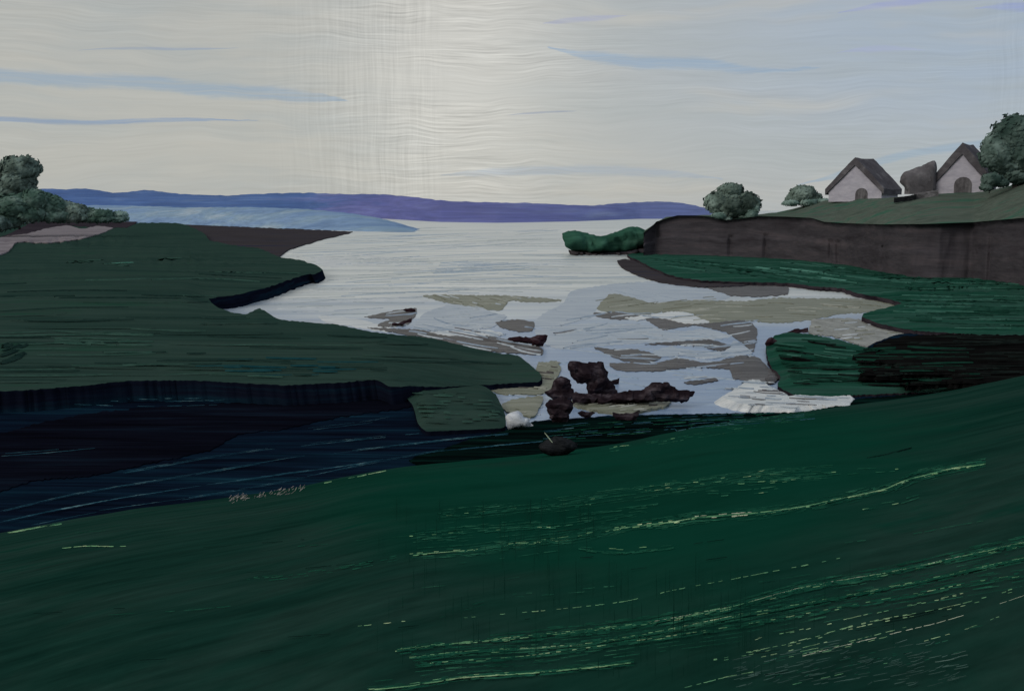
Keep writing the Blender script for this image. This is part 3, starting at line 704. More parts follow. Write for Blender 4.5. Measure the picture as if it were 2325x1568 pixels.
g.line(z8([(-160, 990), (0, 975), (200, 945), (500, 925), (720, 905), (850, 890)]), hill_at, 1.5, 0, .8, (14, 50), .8, 2)
g.line(z8([(-160, 990), (0, 975), (200, 945), (500, 925), (720, 905), (850, 890)]), hill_at, 1.5, 1, .6, (8, 30), 4, 3)
g.line(z8([(1480, 865), (1700, 810), (2000, 740), (2180, 680), (2325, 632)]), hill_at, .9, 3, .85, (14, 50), .4, 1)
g.line(z8([(1040, 978), (1200, 940), (1300, 922)]), hill_at, 1., 0, .8, (10, 30), .5, 1)
g.line(z8([(1880, 825), (2100, 765), (2230, 715)]), hill_at, .9, 0, .7, (8, 30), .6, 1)
g.line(z8([(1150, 885), (1400, 830), (1700, 750), (2000, 690), (2325, 600)]), hill_at, 1., 0, .45, (4, 14), 2.5, 3)
g.line(z8([(1300, 800), (1700, 715), (2100, 620)]), hill_at, .9, 0, .4, (4, 12), 3, 2)
for k in range(14):
    a = random.uniform(1150, 1800); b = random.uniform(830, 985)
    g.line(z8([(a, b), (a+200, b-42), (a+420, b-95)]), hill_at, .9, 1 if k % 3 else 0, .5, (5, 22), 2, 1)
for a, b, c, d in ((1700, 112, 1900, 68), (1780, 735, 2060, 670)):
    g.line(z8([(a, b), ((a+c)/2, (b+d)/2+3), (c, d)]), hill_at, 2.2, 2, .95, (40, 90), .6, 2)
for l in (L1, B, z8([(-160, 990), (0, 975), (200, 945), (500, 925), (720, 905), (850, 890)]), z8([(0, 872), (300, 842), (700, 812), (1200, 720), (1600, 650), (1900, 585), (2325, 490)])):
    g.line(l, hill_at, 2.2, 1, .8, (30, 110), 1.6, 3); g.line(l, hill_at, 1.1, 0, .6, (20, 60), .8, 1)
for l, k, sp0 in ((L1[1:], 12, 9), (B[2:], 12, 9), (z8([(0, 872), (300, 842), (700, 812), (1200, 720), (1600, 650), (1900, 585), (2325, 490)]), 10, 9), (z8([(20, 900), (400, 868), (900, 800), (1300, 740), (1700, 670), (2100, 590), (2325, 555)]), 8, 9), (z8([(-160, 990), (0, 975), (200, 945), (500, 925), (720, 905), (850, 890)]), 8, 7),
                  (z8([(100, 330), (500, 290), (900, 235), (1300, 180), (1600, 160)]), 12, 10), (z8([(0, 410), (300, 380), (600, 350), (900, 310)]), 8, 8)):
    g.line(l, hill_at, 1.9, 1, .34, (8, 46), sp0*.8, k)
    g.line(l, hill_at, .8, 1, .5, (8, 60), sp0*1.3, k)
    g.line(l, hill_at, .9, 0, .10, (8, 30), sp0*.5, k//5)
for k in range(170):    # a patch of short greyish stubble low on the right
    a, b = random.uniform(1180, 2050), random.gauss(920, 50)
    if not 810 < b < 984: continue
    a, b = 930+a*.6, 976.5+b*.6
    g.line([(a, b), (a+12, b-2.5), (a+random.uniform(20, 50), b-9)], hill_at, .9, 4, 1., (40, 60), .3, 1)
for k in range(240):    # blades lying up and down the slope over the pale ones
    a = random.gauss(1180, 260) if k % 2 else random.gauss(1560, 220); b = random.uniform(1180, 1560) if a < 1350 else random.uniform(1350, 1560)
    if not 850 < a < 2100: continue
    l = random.uniform(25, 90); P = [hill_at(a+random.uniform(-.4, .4), b-l*i/6)+Vector((0, 0, .03)) for i in range(7) if 1130 < b-l*i/6 < 1566]
    if len(P) > 3: g.dash(P, random.uniform(.5, 1.1)*P[0].y/F*.7, 5)
for k in range(26):     # darker drawn lines all over the slope
    a = random.uniform(-100, 2200); y0 = random.uniform(1190, 1560); sl = -.05-.12*max(0, a)/2325
    g.line([(a, y0), (a+150, y0+150*sl), (a+330, y0+330*sl-4)], hill_at, 1.2, 2 if k % 2 else 1, .4, (14, 70), 2, 1)
g.line([(125, 1247), (200, 1242), (290, 1241)], hill_at, 1.6, 0, .7, (10, 30), 1, 2)
g.line([(0, 1213), (60, 1203), (140, 1190)], hill_at, 2., 0, .7, (10, 40), 1.2, 3)
g.line([(700, 1105), (800, 1084), (880, 1068), (930, 1061)], hill_at, 1.8, 0, .5, (10, 40), 1.5, 2)
g.line([(800, 1425), (920, 1412)], hill_at, .9, 0, .7, (6, 20), 1, 1)
g.line([(1380, 1018), (1500, 1000), (1650, 975), (1800, 948)], hill_at, 1.6, 1, .5, (10, 40), 4, 4)
g.line([(1380, 1014), (1460, 1003), (1540, 990)], hill_at, 1.2, 0, .4, (8, 24), 2, 2)
o = from_py('dry_grass', g.v, g.f, [M['drygrass'], M['midgrass'], M['darkgrass'], M['cream'], M['stubble'], paint('field_blade', [(.3, A_(.004, .030, .020)), (.8, A_(.008, .044, .030))], (1, 1, 1), 0, .2, 4, 0, .6, .2)], mi=g.m)
tag(o, 'pale green and straw coloured strands drawn out in lines across the near hill', 'grass', kind='stuff')
g = Strands()
bog = lambda a, b: at(a, b, .36)
def z5(l): return [(x*.56, 790.5+y*.56) for x, y in l]
for l, n, w in (([(0, 660), (300, 590), (600, 540), (900, 490), (1200, 440), (1500, 405), (1800, 370), (2060, 345)], 3, 1.3), ([(0, 700), (200, 655), (500, 600), (800, 555), (1100, 510), (1400, 470), (1700, 420), (1900, 400), (2200, 370)], 3, 1.3),
                ([(100, 715), (400, 655), (700, 612), (900, 580), (1200, 525), (1500, 460), (1800, 405)], 2, 1.2), ([(0, 430), (200, 415), (400, 395)], 2, 1.), ([(1250, 330), (1500, 300), (1650, 270)], 3, 1.), ([(500, 500), (900, 430), (1300, 380), (1700, 340)], 3, 1.)):
    g.line(z5(l), bog, w*.8, 0, .7, (40, 220), 3.5, n)
for l in ([(820, 215), (1000, 200), (1200, 188), (1540, 165)], [(250, 205), (600, 215), (900, 208)]):
    g.line(z5(l), lambda a, b: at(a, b, .45), 1.0, 0, .5, (10, 50), 5, 4)
for k in range(8):
    y0 = 946+k*5
    g.line([(1230, y0+26-k), (1400, y0+8), (1600, y0-2-k), (1850, y0-14-k*2)], lambda a, b: at(a, b, .36) if b < lerp_tab(CR, a)-4 else hill_at(a, b), 1.2, k % 2, .5, (12, 60), 2, 2)
o = from_py('sedge', g.v, g.f, [M['sedge'], M['midgrass']], mi=g.m)
tag(o, 'thin blue green sedge lines over the dark boggy ravine', 'sedge', kind='stuff')
g = Strands()
for k in range(90):
    a = random.choice((random.uniform(518, 560), random.uniform(575, 640), random.uniform(640, 690))); y0 = lerp_tab(CR, a)+random.gauss(7, 3.5)
    p = hill_at(a, max(y0, lerp_tab(CR, a)+1)); q = p+Vector((random.uniform(.02, .12), random.uniform(-.03, .06), random.uniform(.02, .12)))
    g.dash([p, p.lerp(q, .5), q], .012, 0)
tag(from_py('heather', g.v, g.f, [M['mauve']], mi=g.m), 'pale mauve tufts of heather on the crest of the near hill', 'heather', kind='stuff')

# ---- drawn-out strokes of paler and darker growth on the other grounds, and streaks on the water
from mathutils.bvhtree import BVHTree
def bvh(*names):
    vs, fs = [], []
    for o in list(COL.objects):
        if o.type == 'MESH' and o.name.split('.')[0] in names:
            b = len(vs); vs += [v.co.copy() for v in o.data.vertices]; fs += [tuple(q+b for q in p.vertices) for p in o.data.polygons]
    return BVHTree.FromPolygons(vs, fs)
def on(tree_, lift=.02):
    o_ = Vector((0, 0, CAMZ))
    def f(a, b):
        h = tree_.ray_cast(o_, ray(a, b).normalized())
        return None if h[0] is None else Vector((h[0].x, h[0].y, h[0].z+lift))
    return f
def strokes(g, f, area, n, L, w, slope, mats, curve=.02, wob=1., zmax=None, ends=None):
    xs = [p[0] for p in area]; ys = [p[1] for p in area]; done = tries = 0
    while done < n and tries < n*12:
        tries += 1
        x = random.uniform(min(xs), max(xs)); y = random.uniform(min(ys), max(ys))
        if not inside((x, y), area): continue
        l = random.uniform(*L); sl = slope(x, y) if callable(slope) else slope; sl += random.gauss(0, .015); cv = random.gauss(0, curve)
        pts = []; k = max(3, int(l/6))
        for i in range(k+1):
            t = i/k-.5; px_, py_ = x+l*t, y+l*t*sl+cv*l*(t*t-.08)+wob*.3*N2(x+l*t*.08, y)
            if not inside((px_, py_), area): continue
            q = f(px_, py_)
            if q is None or (zmax is not None and q.z > zmax) or (pts and (q-pts[-1]).length > 60): break
            pts.append(q)
        if len(pts) > 2:
            d = pts[0].y; ww = w*random.uniform(.5, 1.4)
            grade = max(1., d/12.)           # ground seen at a slant
            b0 = len(g.v)
            g.dash(pts, ww*d/F*grade*.5, random.choice(mats)); done += 1
land('soil', [(-600, 545), (-100, 552), (0, 540), (72, 505), (110, 488), (150, 500), (220, 503), (310, 502), (288, 517), (216, 516), (150, 514), (72, 531), (20, 545), (-100, 575), (-600, 570)], 1.9, .3, M['soil'], drape=on(bvh('headland'), .15), step=6, sp_=25, ysp=6)
land('sand', [(-600, 590), (-100, 590), (-20, 545), (65, 531), (104, 520), (150, 513), (187, 520), (223, 514), (256, 519), (223, 533), (180, 545), (108, 553), (40, 551), (14, 576), (-40, 590), (-200, 620), (-600, 625)], 1.9, .3, M['mauvesand'], drape=on(bvh('headland'), .3), step=6, jit=1.2, sp_=25, ysp=6)
g = Strands(); f = on(bvh('headland', 'grass_shelf', 'grass_mound'), .09)
HL = [(-20, 640), (120, 640), (300, 630), (640, 604), (720, 606), (690, 620), (520, 668), (470, 684), (560, 722), (640, 734), (840, 760), (1100, 805), (1190, 825), (1210, 860), (880, 870), (600, 862), (300, 858), (0, 880), (-20, 880)]
strokes(g, f, HL, 70, (80, 320), 1.2, lambda x, y: .0+.05*(x-300)/600*(1 if y < 720 else .6), [0, 0, 1, 1, 2], .03)
strokes(g, f, [(150, 590), (420, 585), (400, 610), (150, 622)], 6, (20, 80), 2., -.05, [3, 2])
strokes(g, f, [(120, 752), (350, 752), (350, 790), (120, 790)], 12, (60, 190), 1.4, .03, [2, 2, 2], .04)
strokes(g, f, [(420, 800), (900, 800), (880, 855), (420, 855)], 20, (30, 150), 2., .01, [4, 4, 1])
strokes(g, f, [(0, 780), (70, 782), (40, 830), (0, 840)], 14, (30, 70), 3., -.4, [1], .05)
strokes(g, f, [(930, 885), (1130, 890), (1140, 960), (960, 965)], 40, (10, 60), 1.6, .02, [0, 2])
SH = [(1470, 585), (1900, 600), (2330, 640), (2330, 755), (2080, 742), (2010, 715), (2060, 690), (1900, 645), (1560, 622)]
strokes(g, f, SH, 90, (40, 200), 1.4, lambda x, y: .11 if x < 2000 else .02, [5, 5, 6, 7], .03)
strokes(g, f, [(1680, 605), (1850, 612), (1960, 640), (1800, 630)], 14, (30, 120), 1.8, .13, [8, 7], .03)
strokes(g, f, [(1750, 775), (1860, 770), (2030, 830), (2040, 870), (1800, 880)], 60, (30, 150), 1.5, lambda x, y: .12 if y < 830 else .0, [6, 6, 9, 7], .06)
f2 = on(bvh('grass_mound', 'peat'), .08)
strokes(g, f2, [(1930, 790), (2180, 770), (2240, 870), (1960, 886)], 80, (50, 240), 2.6, .0, [9, 9, 9, 10, 6], .03)
strokes(g, f2, [(2120, 765), (2330, 765), (2330, 850), (2150, 860)], 40, (60, 200), 1.3, .0, [10, 9], .03)
def flatgreen(name, a, b): return paint(name, [(.3, a), (.7, b)], (1, 1, 1), 0, .2, 4, 0., .6, .2)
o = from_py('grass', g.v, g.f, [M['head'], flatgreen('dark_green', A_(.011, .030, .026), A_(.018, .040, .034)), flatgreen('light_green', A_(.030, .075, .058), A_(.045, .095, .075)), flatgreen('mint_green', A_(.05, .16, .12), A_(.09, .22, .17)), flatgreen('teal_green', A_(.008, .045, .055), A_(.014, .062, .068)),
    flatgreen('shore_green', A_(.012, .052, .036), A_(.02, .07, .05)), flatgreen('shore_dark', A_(.006, .034, .022), A_(.012, .046, .032)), flatgreen('shore_light', A_(.035, .115, .085), A_(.05, .14, .105)), flatgreen('shore_mint', A_(.09, .25, .19), A_(.13, .30, .23)), M['blackground'], flatgreen('black_green', A_(.008, .012, .011), A_(.014, .020, .018))], mi=g.m)
tag(o, 'long green grass blades lying over the headland and the far shore', 'grass', kind='stuff')
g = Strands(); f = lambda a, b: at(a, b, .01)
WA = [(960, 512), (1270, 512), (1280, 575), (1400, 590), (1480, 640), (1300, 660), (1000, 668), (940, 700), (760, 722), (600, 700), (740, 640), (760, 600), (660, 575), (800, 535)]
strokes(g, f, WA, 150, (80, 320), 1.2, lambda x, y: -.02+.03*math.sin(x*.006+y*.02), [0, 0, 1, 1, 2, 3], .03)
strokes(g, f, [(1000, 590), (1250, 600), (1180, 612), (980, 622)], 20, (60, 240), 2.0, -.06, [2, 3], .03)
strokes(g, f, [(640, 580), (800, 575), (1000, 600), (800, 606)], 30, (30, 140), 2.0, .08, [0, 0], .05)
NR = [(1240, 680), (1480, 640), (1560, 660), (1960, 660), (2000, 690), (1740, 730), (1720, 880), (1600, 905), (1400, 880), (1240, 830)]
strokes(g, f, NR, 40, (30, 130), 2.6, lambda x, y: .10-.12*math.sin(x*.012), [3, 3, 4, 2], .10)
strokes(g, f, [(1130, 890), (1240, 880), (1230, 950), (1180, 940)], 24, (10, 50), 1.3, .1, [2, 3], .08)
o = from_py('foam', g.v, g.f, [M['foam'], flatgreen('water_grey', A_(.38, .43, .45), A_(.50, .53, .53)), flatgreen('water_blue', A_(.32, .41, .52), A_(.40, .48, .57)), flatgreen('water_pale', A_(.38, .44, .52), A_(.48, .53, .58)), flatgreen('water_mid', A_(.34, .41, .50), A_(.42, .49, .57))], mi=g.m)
tag(o, 'pale and bluish wind streaks drawn across the water of the bay', 'foam', kind='stuff')
g = Strands(); f = on(bvh('sandbank', 'mud_bar', 'foam', 'shallows'), .02)
strokes(g, f, [(1340, 680), (1470, 668), (1800, 680), (2050, 684), (1960, 706), (1640, 734), (1340, 712)], 36, (14, 90), 1.2, lambda x, y: -.18+.3*(x-1340)/700, [0, 0, 1, 1], .08)
strokes(g, f, [(1840, 720), (1960, 722), (2070, 742), (2050, 780), (1960, 788), (1850, 756)], 24, (8, 40), 1.2, -.08, [0, 1, 2], .05)
strokes(g, f, [(1240, 700), (1720, 720), (1780, 830), (1720, 880), (1380, 860), (1260, 780)], 46, (40, 160), 3.0, lambda x, y: .14-.3*abs(math.sin(x*.008+.5)), [2, 2, 3, 3], .12)
strokes(g, f, [(1240, 700), (1720, 720), (1780, 830), (1720, 880), (1380, 860), (1260, 780)], 3, (40, 110), 3.0, lambda x, y: .14-.3*abs(math.sin(x*.008+.5)), [5, 5, 4], .12)
strokes(g, f, [(820, 710), (960, 690), (1240, 720), (1240, 810), (1100, 795), (880, 745)], 34, (40, 140), 2.8, lambda x, y: .18 if y > 735 else -.1, [2, 2, 3], .10)
strokes(g, f, [(820, 735), (960, 735), (1240, 770), (1240, 810), (1100, 795), (880, 745)], 6, (40, 110), 2.4, .18, [5, 0, 5, 4], .10)
strokes(g, f, [(960, 664), (1290, 676), (1140, 710), (1060, 700)], 24, (8, 40), 1.2, .25, [0, 1, 2], .1)
strokes(g, f, [(1210, 815), (1280, 820), (1240, 890), (1120, 895), (1210, 945), (1150, 930)], 26, (6, 36), 1.2, .1, [0, 1, 4], .1)
strokes(g, f, [(1640, 870), (1720, 862), (1940, 905), (1800, 930), (1660, 915)], 36, (16, 90), 1.2, .06, [2, 3, 5], .05)
strokes(g, f, [(1300, 908), (1520, 902), (1470, 935), (1360, 932)], 34, (8, 40), 1.2, -.12, [0, 1, 6], .1)
o = from_py('silt', g.v, g.f, [flatgreen('silt_olive', A_(.17, .17, .13), A_(.24, .24, .19)), flatgreen('silt_pale', A_(.33, .33, .28), A_(.42, .42, .37)), flatgreen('silt_white', A_(.42, .47, .52), A_(.54, .57, .60)), flatgreen('silt_blue', A_(.26, .32, .40), A_(.36, .42, .50)), flatgreen('silt_brown', A_(.075, .066, .066), A_(.12, .108, .106)), flatgreen('silt_grey', A_(.13, .125, .13), A_(.21, .20, .21)), M['rock']], mi=g.m)
tag(o, 'streaks of pale silt and brown mud across the sandbanks', 'silt', kind='stuff')

# ================================================================ THE THINGS
# ---- green islet off the cliff, with its brown rock foot
YI = at(1380, 577, 0).y
isl = empty('islet', at(1380, 576, 0)); tag(isl, 'low green islet with a brown rocky foot beside the cliff end', 'islet')
o = inflate('green_top', [(1276, 530), (1290, 525), (1306, 523), (1334, 530), (1364, 535), (1392, 529), (1420, 517), (1442, 514), (1468, 524), (1475, 548), (1460, 562), (1425, 572), (1364, 576), (1306, 573), (1286, 560)], YI, 4.5, M['islet'], 5, 1.6, 9, .4, nz=.35)
o.parent = isl; o.matrix_parent_inverse = isl.matrix_world.inverted()
def adopt(o, root):
    o.parent = root; o.location = (-root.location[0], -root.location[1], -root.location[2]); return o
o.matrix_parent_inverse.identity(); adopt(o, isl)
adopt(inflate('rock_foot', [(1290, 567), (1310, 571), (1364, 574), (1420, 571), (1470, 560), (1478, 576), (1420, 578), (1380, 583), (1345, 584), (1306, 581), (1294, 576)], YI-2, 8.5, M['mudbrown'], 4, .7, 6, .2, nz=.3), isl)

# ---- rocks on the tidal flat
def rock(px, label, mat='rock', thick=None, zb=0., group='dark rocks on the tidal flat', name='rock', sp_=8.):
    yb = max(p[1] for p in px); xm = sum(p[0] for p in px)/len(px)
    Y = at(xm, yb-1, zb).y
    w = (max(p[0] for p in px)-min(p[0] for p in px))*Y/F
    h = (max(p[1] for p in px)-min(p[1] for p in px))*Y/F
    o = inflate(name, px, Y, (thick or min(w, h)*.42)*.7, M[mat], 5., 2.4 if mat != 'whiterock' else 1., sp_*1.25, .35 if mat != 'whiterock' else .2, smooth=mat == 'whiterock')
    return tag(o, label, 'rock', group)
rock(z4([(198, 562), (230, 535), (310, 545), (400, 541), (412, 580), (432, 600), (425, 625), (470, 680), (480, 730), (400, 745), (320, 730), (305, 690), (300, 660), (265, 668), (212, 612)]), 'tallest dark maroon rock, leaning up behind the long low rock', thick=1.1)
rock(z4([(72, 715), (110, 690), (120, 640), (165, 620), (215, 645), (228, 700), (240, 740), (200, 762), (130, 758)]), 'rounded dark rock left of the tallest rock, topmost of the left pair')
rock(z4([(75, 790), (100, 756), (190, 745), (235, 775), (225, 820), (190, 882), (130, 892), (92, 850)]), 'rounded dark rock nearest the ravine, lower of the left pair', zb=.28)
rock(z4([(225, 715), (330, 722), (470, 722), (540, 705), (620, 700), (680, 660), (765, 660), (830, 700), (922, 708), (918, 728), (862, 772), (780, 768), (600, 775), (400, 780), (240, 775)]), 'long low dark rock with a hump at its right end', zb=.2, thick=.9)
rock(z4([(445, 655), (488, 636), (484, 664), (462, 672)]), 'tiny dark stone beside the leaning tallest rock', sp_=5)
rock(z4([(255, 828), (300, 820), (355, 830), (330, 855), (280, 858)]), 'small dark stone under the pale strip of sand', zb=.28, sp_=6)
rock(z4([(448, 828), (520, 836), (610, 822), (590, 868), (606, 876), (500, 882), (468, 860)]), 'flat dark stone at the ravine edge below the long rock', zb=.28, sp_=6)
rock(z4([(-25, 418), (0, 398), (40, 385), (88, 392), (84, 420), (45, 458), (0, 452)]), 'red brown rock on the mud by the headland tip', 'redrock', sp_=6)
rock(z3([(1120, 845), (1200, 828), (1310, 842), (1330, 862), (1290, 878), (1210, 872)]), 'flat red brown rock lying beside the upright red brown rock', 'redrock', sp_=6)
rock(z3([(470, 664), (500, 655), (552, 654), (550, 674), (510, 680)]), 'small dark red stone on the far mud bar', 'redrock', sp_=5)
rock(z3([(400, 752), (470, 738), (535, 712), (525, 735), (470, 758), (420, 765)]), 'thin red stone sunk in the far mud bar', 'redrock', sp_=5)
rock(z4([(1320, 450), (1335, 412), (1370, 402), (1385, 420), (1350, 450), (1335, 480)]), 'dark red rock at the tip of the green mound', 'redrock', sp_=6)
rock(z4([(1450, 375), (1480, 360), (1560, 352), (1566, 375), (1500, 382)]), 'flat dark red rock on the far side of the green mound', 'redrock', sp_=6)
rock(z3([(1122, 1335), (1150, 1308), (1200, 1298), (1230, 1318), (1235, 1345), (1280, 1345), (1272, 1368), (1298, 1392), (1235, 1402), (1190, 1408), (1140, 1424), (1128, 1385)]), 'white lumpy rock beside the grassy shelf at the ravine edge', 'whiterock', zb=.28, group='rocks at the ravine edge', sp_=6)
p = hill_at(1266, 1034)
o = inflate('stone', [(1222, 1012), (1240, 998), (1262, 990), (1290, 995), (1312, 1008), (1305, 1022), (1280, 1034), (1250, 1034), (1230, 1026)], p.y+.2, .35, M['graystone'], 4, .8, 7, .25)
tag(o, 'flat dark grey stone on the crest of the near hill', 'stone')
# straw leaning on the stone
sv_ = [atY(1236, 981, p.y-.1), atY(1243, 990, p.y-.12), atY(1254, 1004, p.y-.2)]
me = bpy.data.meshes.new('straw'); bm = bmesh.new()
prev = None
for q, r_ in zip(sv_, (.008, .03, .02)):
    ring = [bm.verts.new(q+Vector((math.cos(a)*r_, math.sin(a)*r_, 0))) for a in (0, 1.26, 2.51, 3.77, 5.03)]
    if prev:
        for i in range(5): bm.faces.new((prev[i], prev[(i+1) % 5], ring[(i+1) % 5], ring[i]))
    prev = ring
bm.to_mesh(me); bm.free()
tag(link('straw', me, M['cream']), 'pale straw leaning against the dark grey stone', 'straw')

# ---- trees and bushes
def crown_mesh(name, lobes, Y, mat, n=420, leaf=(7, 2.6), root=None, core=True, depth=.9, seed=0):
    """lobes: (px, py, rx, ry); leaf: length and half width in photo px. Leaf clumps spread over and through each lobe."""
    rnd = random.Random(seed); vs, fs = [], []
    k = Y/F
    tot = sum(l[2]*l[3] for l in lobes)
    for (px, py, rx, ry) in lobes:
        c = atY(px, py, Y); a, b, d = rx*k, ry*k, (rx+ry)*.5*k*depth
        if core:
            st = len(vs); nu, nv = 18, 12
            for j in range(nv+1):
                th = math.pi*j/nv
                for i in range(nu):
                    ph = 2*math.pi*i/nu
                    u = Vector((math.sin(th)*math.cos(ph), math.sin(th)*math.sin(ph), math.cos(th)))
                    s = .92*(1+.22*mn.noise(u*2.1+Vector((px*.1, py*.1, seed))))
                    vs.append(c+Vector((u.x*a, u.y*d, u.z*b))*s)
            for j in range(nv):
                for i in range(nu):
                    q = st+j*nu+i; q2 = st+j*nu+(i+1) % nu
                    fs.append((q, q+nu, q2+nu, q2))
        for _ in range(int(n*rx*ry/tot)):
            u = Vector((rnd.gauss(0, 1), rnd.gauss(0, 1), rnd.gauss(0, 1))).normalized()
            rr = (1+.2*mn.noise(u*2.1+Vector((px*.1, py*.1, seed))))*rnd.choice((rnd.uniform(.84, 1.02), rnd.uniform(.55, .95)))
            p = c+Vector((u.x*a, u.y*d, u.z*b))*rr
            t = u.cross(Vector((rnd.gauss(0, .5), rnd.gauss(0, .5), 1))).normalized()
            t = (t+u*rnd.uniform(-.25, .35)+Vector((0, 0, rnd.uniform(-.7, .3)))).normalized()
            w_ = t.cross(u+Vector((rnd.gauss(0, .18), rnd.gauss(0, .18), rnd.gauss(0, .18)))).normalized()
            L, wd = leaf[0]*1.25*k*rnd.uniform(.5, 1.2), leaf[1]*1.3*k*rnd.uniform(.6, 1.2)
            st = len(vs)
            nn = t.cross(w_)*wd*.35
            vs += [p-t*L*.5, p-t*L*.1+w_*wd+nn, p+t*L*.5, p-t*L*.1-w_*wd+nn, p-t*L*.1+w_*wd*.2-nn]
            fs += [(st, st+1, st+4), (st+1, st+2, st+4), (st+2, st+3, st+4), (st+3, st, st+4)]
    return vs, fs
def tube(path, radii, sides=7):
    vs, fs = [], []
    for i, (p, r_) in enumerate(zip(path, radii)):
        t = (path[min(i+1, len(path)-1)]-path[max(i-1, 0)]).normalized()
        a = t.cross(Vector((0, 1, .2))).normalized(); b = t.cross(a)
        for s in range(sides):
            q = 2*math.pi*s/sides; vs.append(p+a*math.cos(q)*r_+b*math.sin(q)*r_)
    for i in range(len(path)-1):
        for s in range(sides):
            u, v = i*sides+s, i*sides+(s+1) % sides; fs.append((u, v, v+sides, u+sides))
    return vs, fs
def tree(name, label, cat, lobes, Y, base, mat, n, leaf, group, trunk_r=.3, seed=1, depth=.9):
    root = empty(name, base); tag(root, label, cat, group)
    vs, fs = crown_mesh('crown', lobes, Y, mat, n, leaf, seed=seed, depth=depth)
    adopt(from_py('crown', vs, fs, M[mat], root), root)
    tv, tf = [], []
    cs = [atY(l[0], l[1], Y) for l in lobes]
    top = cs[0]; mid = Vector(base).lerp(top, .45)
    paths = [([Vector(base)-Vector((0, 0, .4)), mid, top], [trunk_r, trunk_r*.7, trunk_r*.2])]
    for c in cs[1:]: paths.append(([mid.lerp(Vector(base), .3), mid.lerp(c, .5), c], [trunk_r*.6, trunk_r*.4, trunk_r*.12]))
    for pa, ra in paths:
        v, f = tube(pa, ra); b = len(tv); tv += v; tf += [tuple(q+b for q in ff) for ff in f]
    adopt(from_py('trunk', tv, tf, M['bark'], root), root)
    return root
# left trees and bushes above the sand
YL = 420
gl = 'trees and bushes above the mauve sand'
tree('tree', 'tall grey green tree with a bulging top at the left edge', 'tree', [(46, 382, 50, 27), (36, 418, 50, 30), (22, 440, 46, 32)], YL, atY(34, 515, YL), 'leaf_grey', 2600, (15, 4.2), gl, .9, 3)
tree('bush', 'broad green bush at the foot of the tall left tree', 'bush', [(30, 470, 52, 30), (78, 455, 30, 26), (14, 500, 40, 20), (68, 486, 38, 20)], YL-12, atY(45, 518, YL-12), 'leaf_green', 2200, (14, 4), gl, .5, 5)
tree('bush', 'green bush sloping down next to the broad bush', 'bush', [(118, 470, 36, 26), (98, 452, 22, 18), (118, 490, 44, 16)], YL-8, atY(115, 503, YL-8), 'leaf_green', 1300, (13, 3.8), gl, .4, 7)
tree('bush', 'low grey green bush in the middle of the sloping row', 'bush', [(168, 480, 34, 17), (150, 470, 22, 14), (166, 493, 42, 12)], YL-6, atY(165, 502, YL-6), 'leaf_grey', 1000, (12, 3.4), gl, .3, 9)
tree('bush', 'low wide green bush near the end of the sloping row', 'bush', [(224, 488, 36, 13), (205, 484, 22, 13), (222, 497, 42, 9)], YL-4, atY(222, 504, YL-4), 'leaf_green', 900, (12, 3), gl, .3, 11)
tree('bush', 'smallest bush ending the row beside the blue lowland', 'bush', [(270, 488, 22, 9), (266, 497, 28, 8)], YL-2, atY(268, 503, YL-2), 'leaf_pale', 420, (11, 2.6), gl, .2, 13)
tree('bush', 'dark green bush hard against the left edge below the tree', 'bush', [(-8, 508, 34, 18)], YL-20, atY(-5, 530, YL-20), 'leaf_dark', 600, (12, 3.6), gl, .3, 15)
# right: trees on the upland
p1 = on_upland(1662, 497)
tree('tree', 'round three lobed grey green tree alone near the cliff edge', 'tree', [(1659, 432, 31, 16), (1631, 459, 32, 26), (1692, 462, 36, 26), (1660, 466, 44, 29)], p1.y, p1, 'leaf_grey', 2600, (13, 3.4), 'trees on the upland', .35, 21)
p1b = on_upland(1640, 500)
tree('bush', 'pale green shrub under the left side of the round tree', 'bush', [(1634, 490, 18, 9), (1652, 496, 10, 5)], p1.y-1.5, atY(1636, 502, p1.y-1.5), 'leaf_pale', 420, (9, 2.4), 'pale shrubs on the upland', .1, 23)
tree('bush', 'pale green shrub under the right side of the round tree', 'bush', [(1706, 486, 14, 12), (1716, 474, 9, 11), (1700, 497, 14, 5)], p1.y-1.5, atY(1706, 500, p1.y-1.5), 'leaf_pale', 420, (9, 2.4), 'pale shrubs on the upland', .1, 25)
p2 = on_upland(1825, 470)
tree('tree', 'small ragged grey green tree between round tree and left house', 'tree', [(1824, 441, 33, 20), (1806, 450, 22, 14), (1844, 450, 24, 13)], p2.y, p2, 'leaf_grey', 1500, (10, 2.8), 'trees on the upland', .2, 27)
tree('bush', 'pale ragged shrub at the foot of the small ragged tree', 'bush', [(1796, 461, 22, 7), (1838, 460, 24, 9), (1868, 457, 18, 6)], p2.y-1.5, atY(1830, 469, p2.y-1.5), 'leaf_pale', 620, (10, 2.2), 'pale shrubs on the upland', .1, 29)
p3 = on_upland(2300, 425)
tree('tree', 'large dark green tree at the right edge beside the right house', 'tree', [(2316, 308, 66, 52), (2268, 345, 44, 46), (2345, 345, 84, 56), (2286, 372, 42, 26), (2320, 398, 56, 20), (2420, 330, 70, 60)], p3.y, p3, 'leaf_dark', 5200, (14, 4), 'trees on the upland', .55, 31)
tree('bush', 'dark low shrub under the large tree beside the right house', 'bush', [(2252, 408, 26, 16), (2240, 424, 16, 10), (2275, 415, 18, 10)], p3.y-3, atY(2246, 434, p3.y-3), 'leaf_dark', 500, (10, 3), 'trees on the upland', .1, 33)

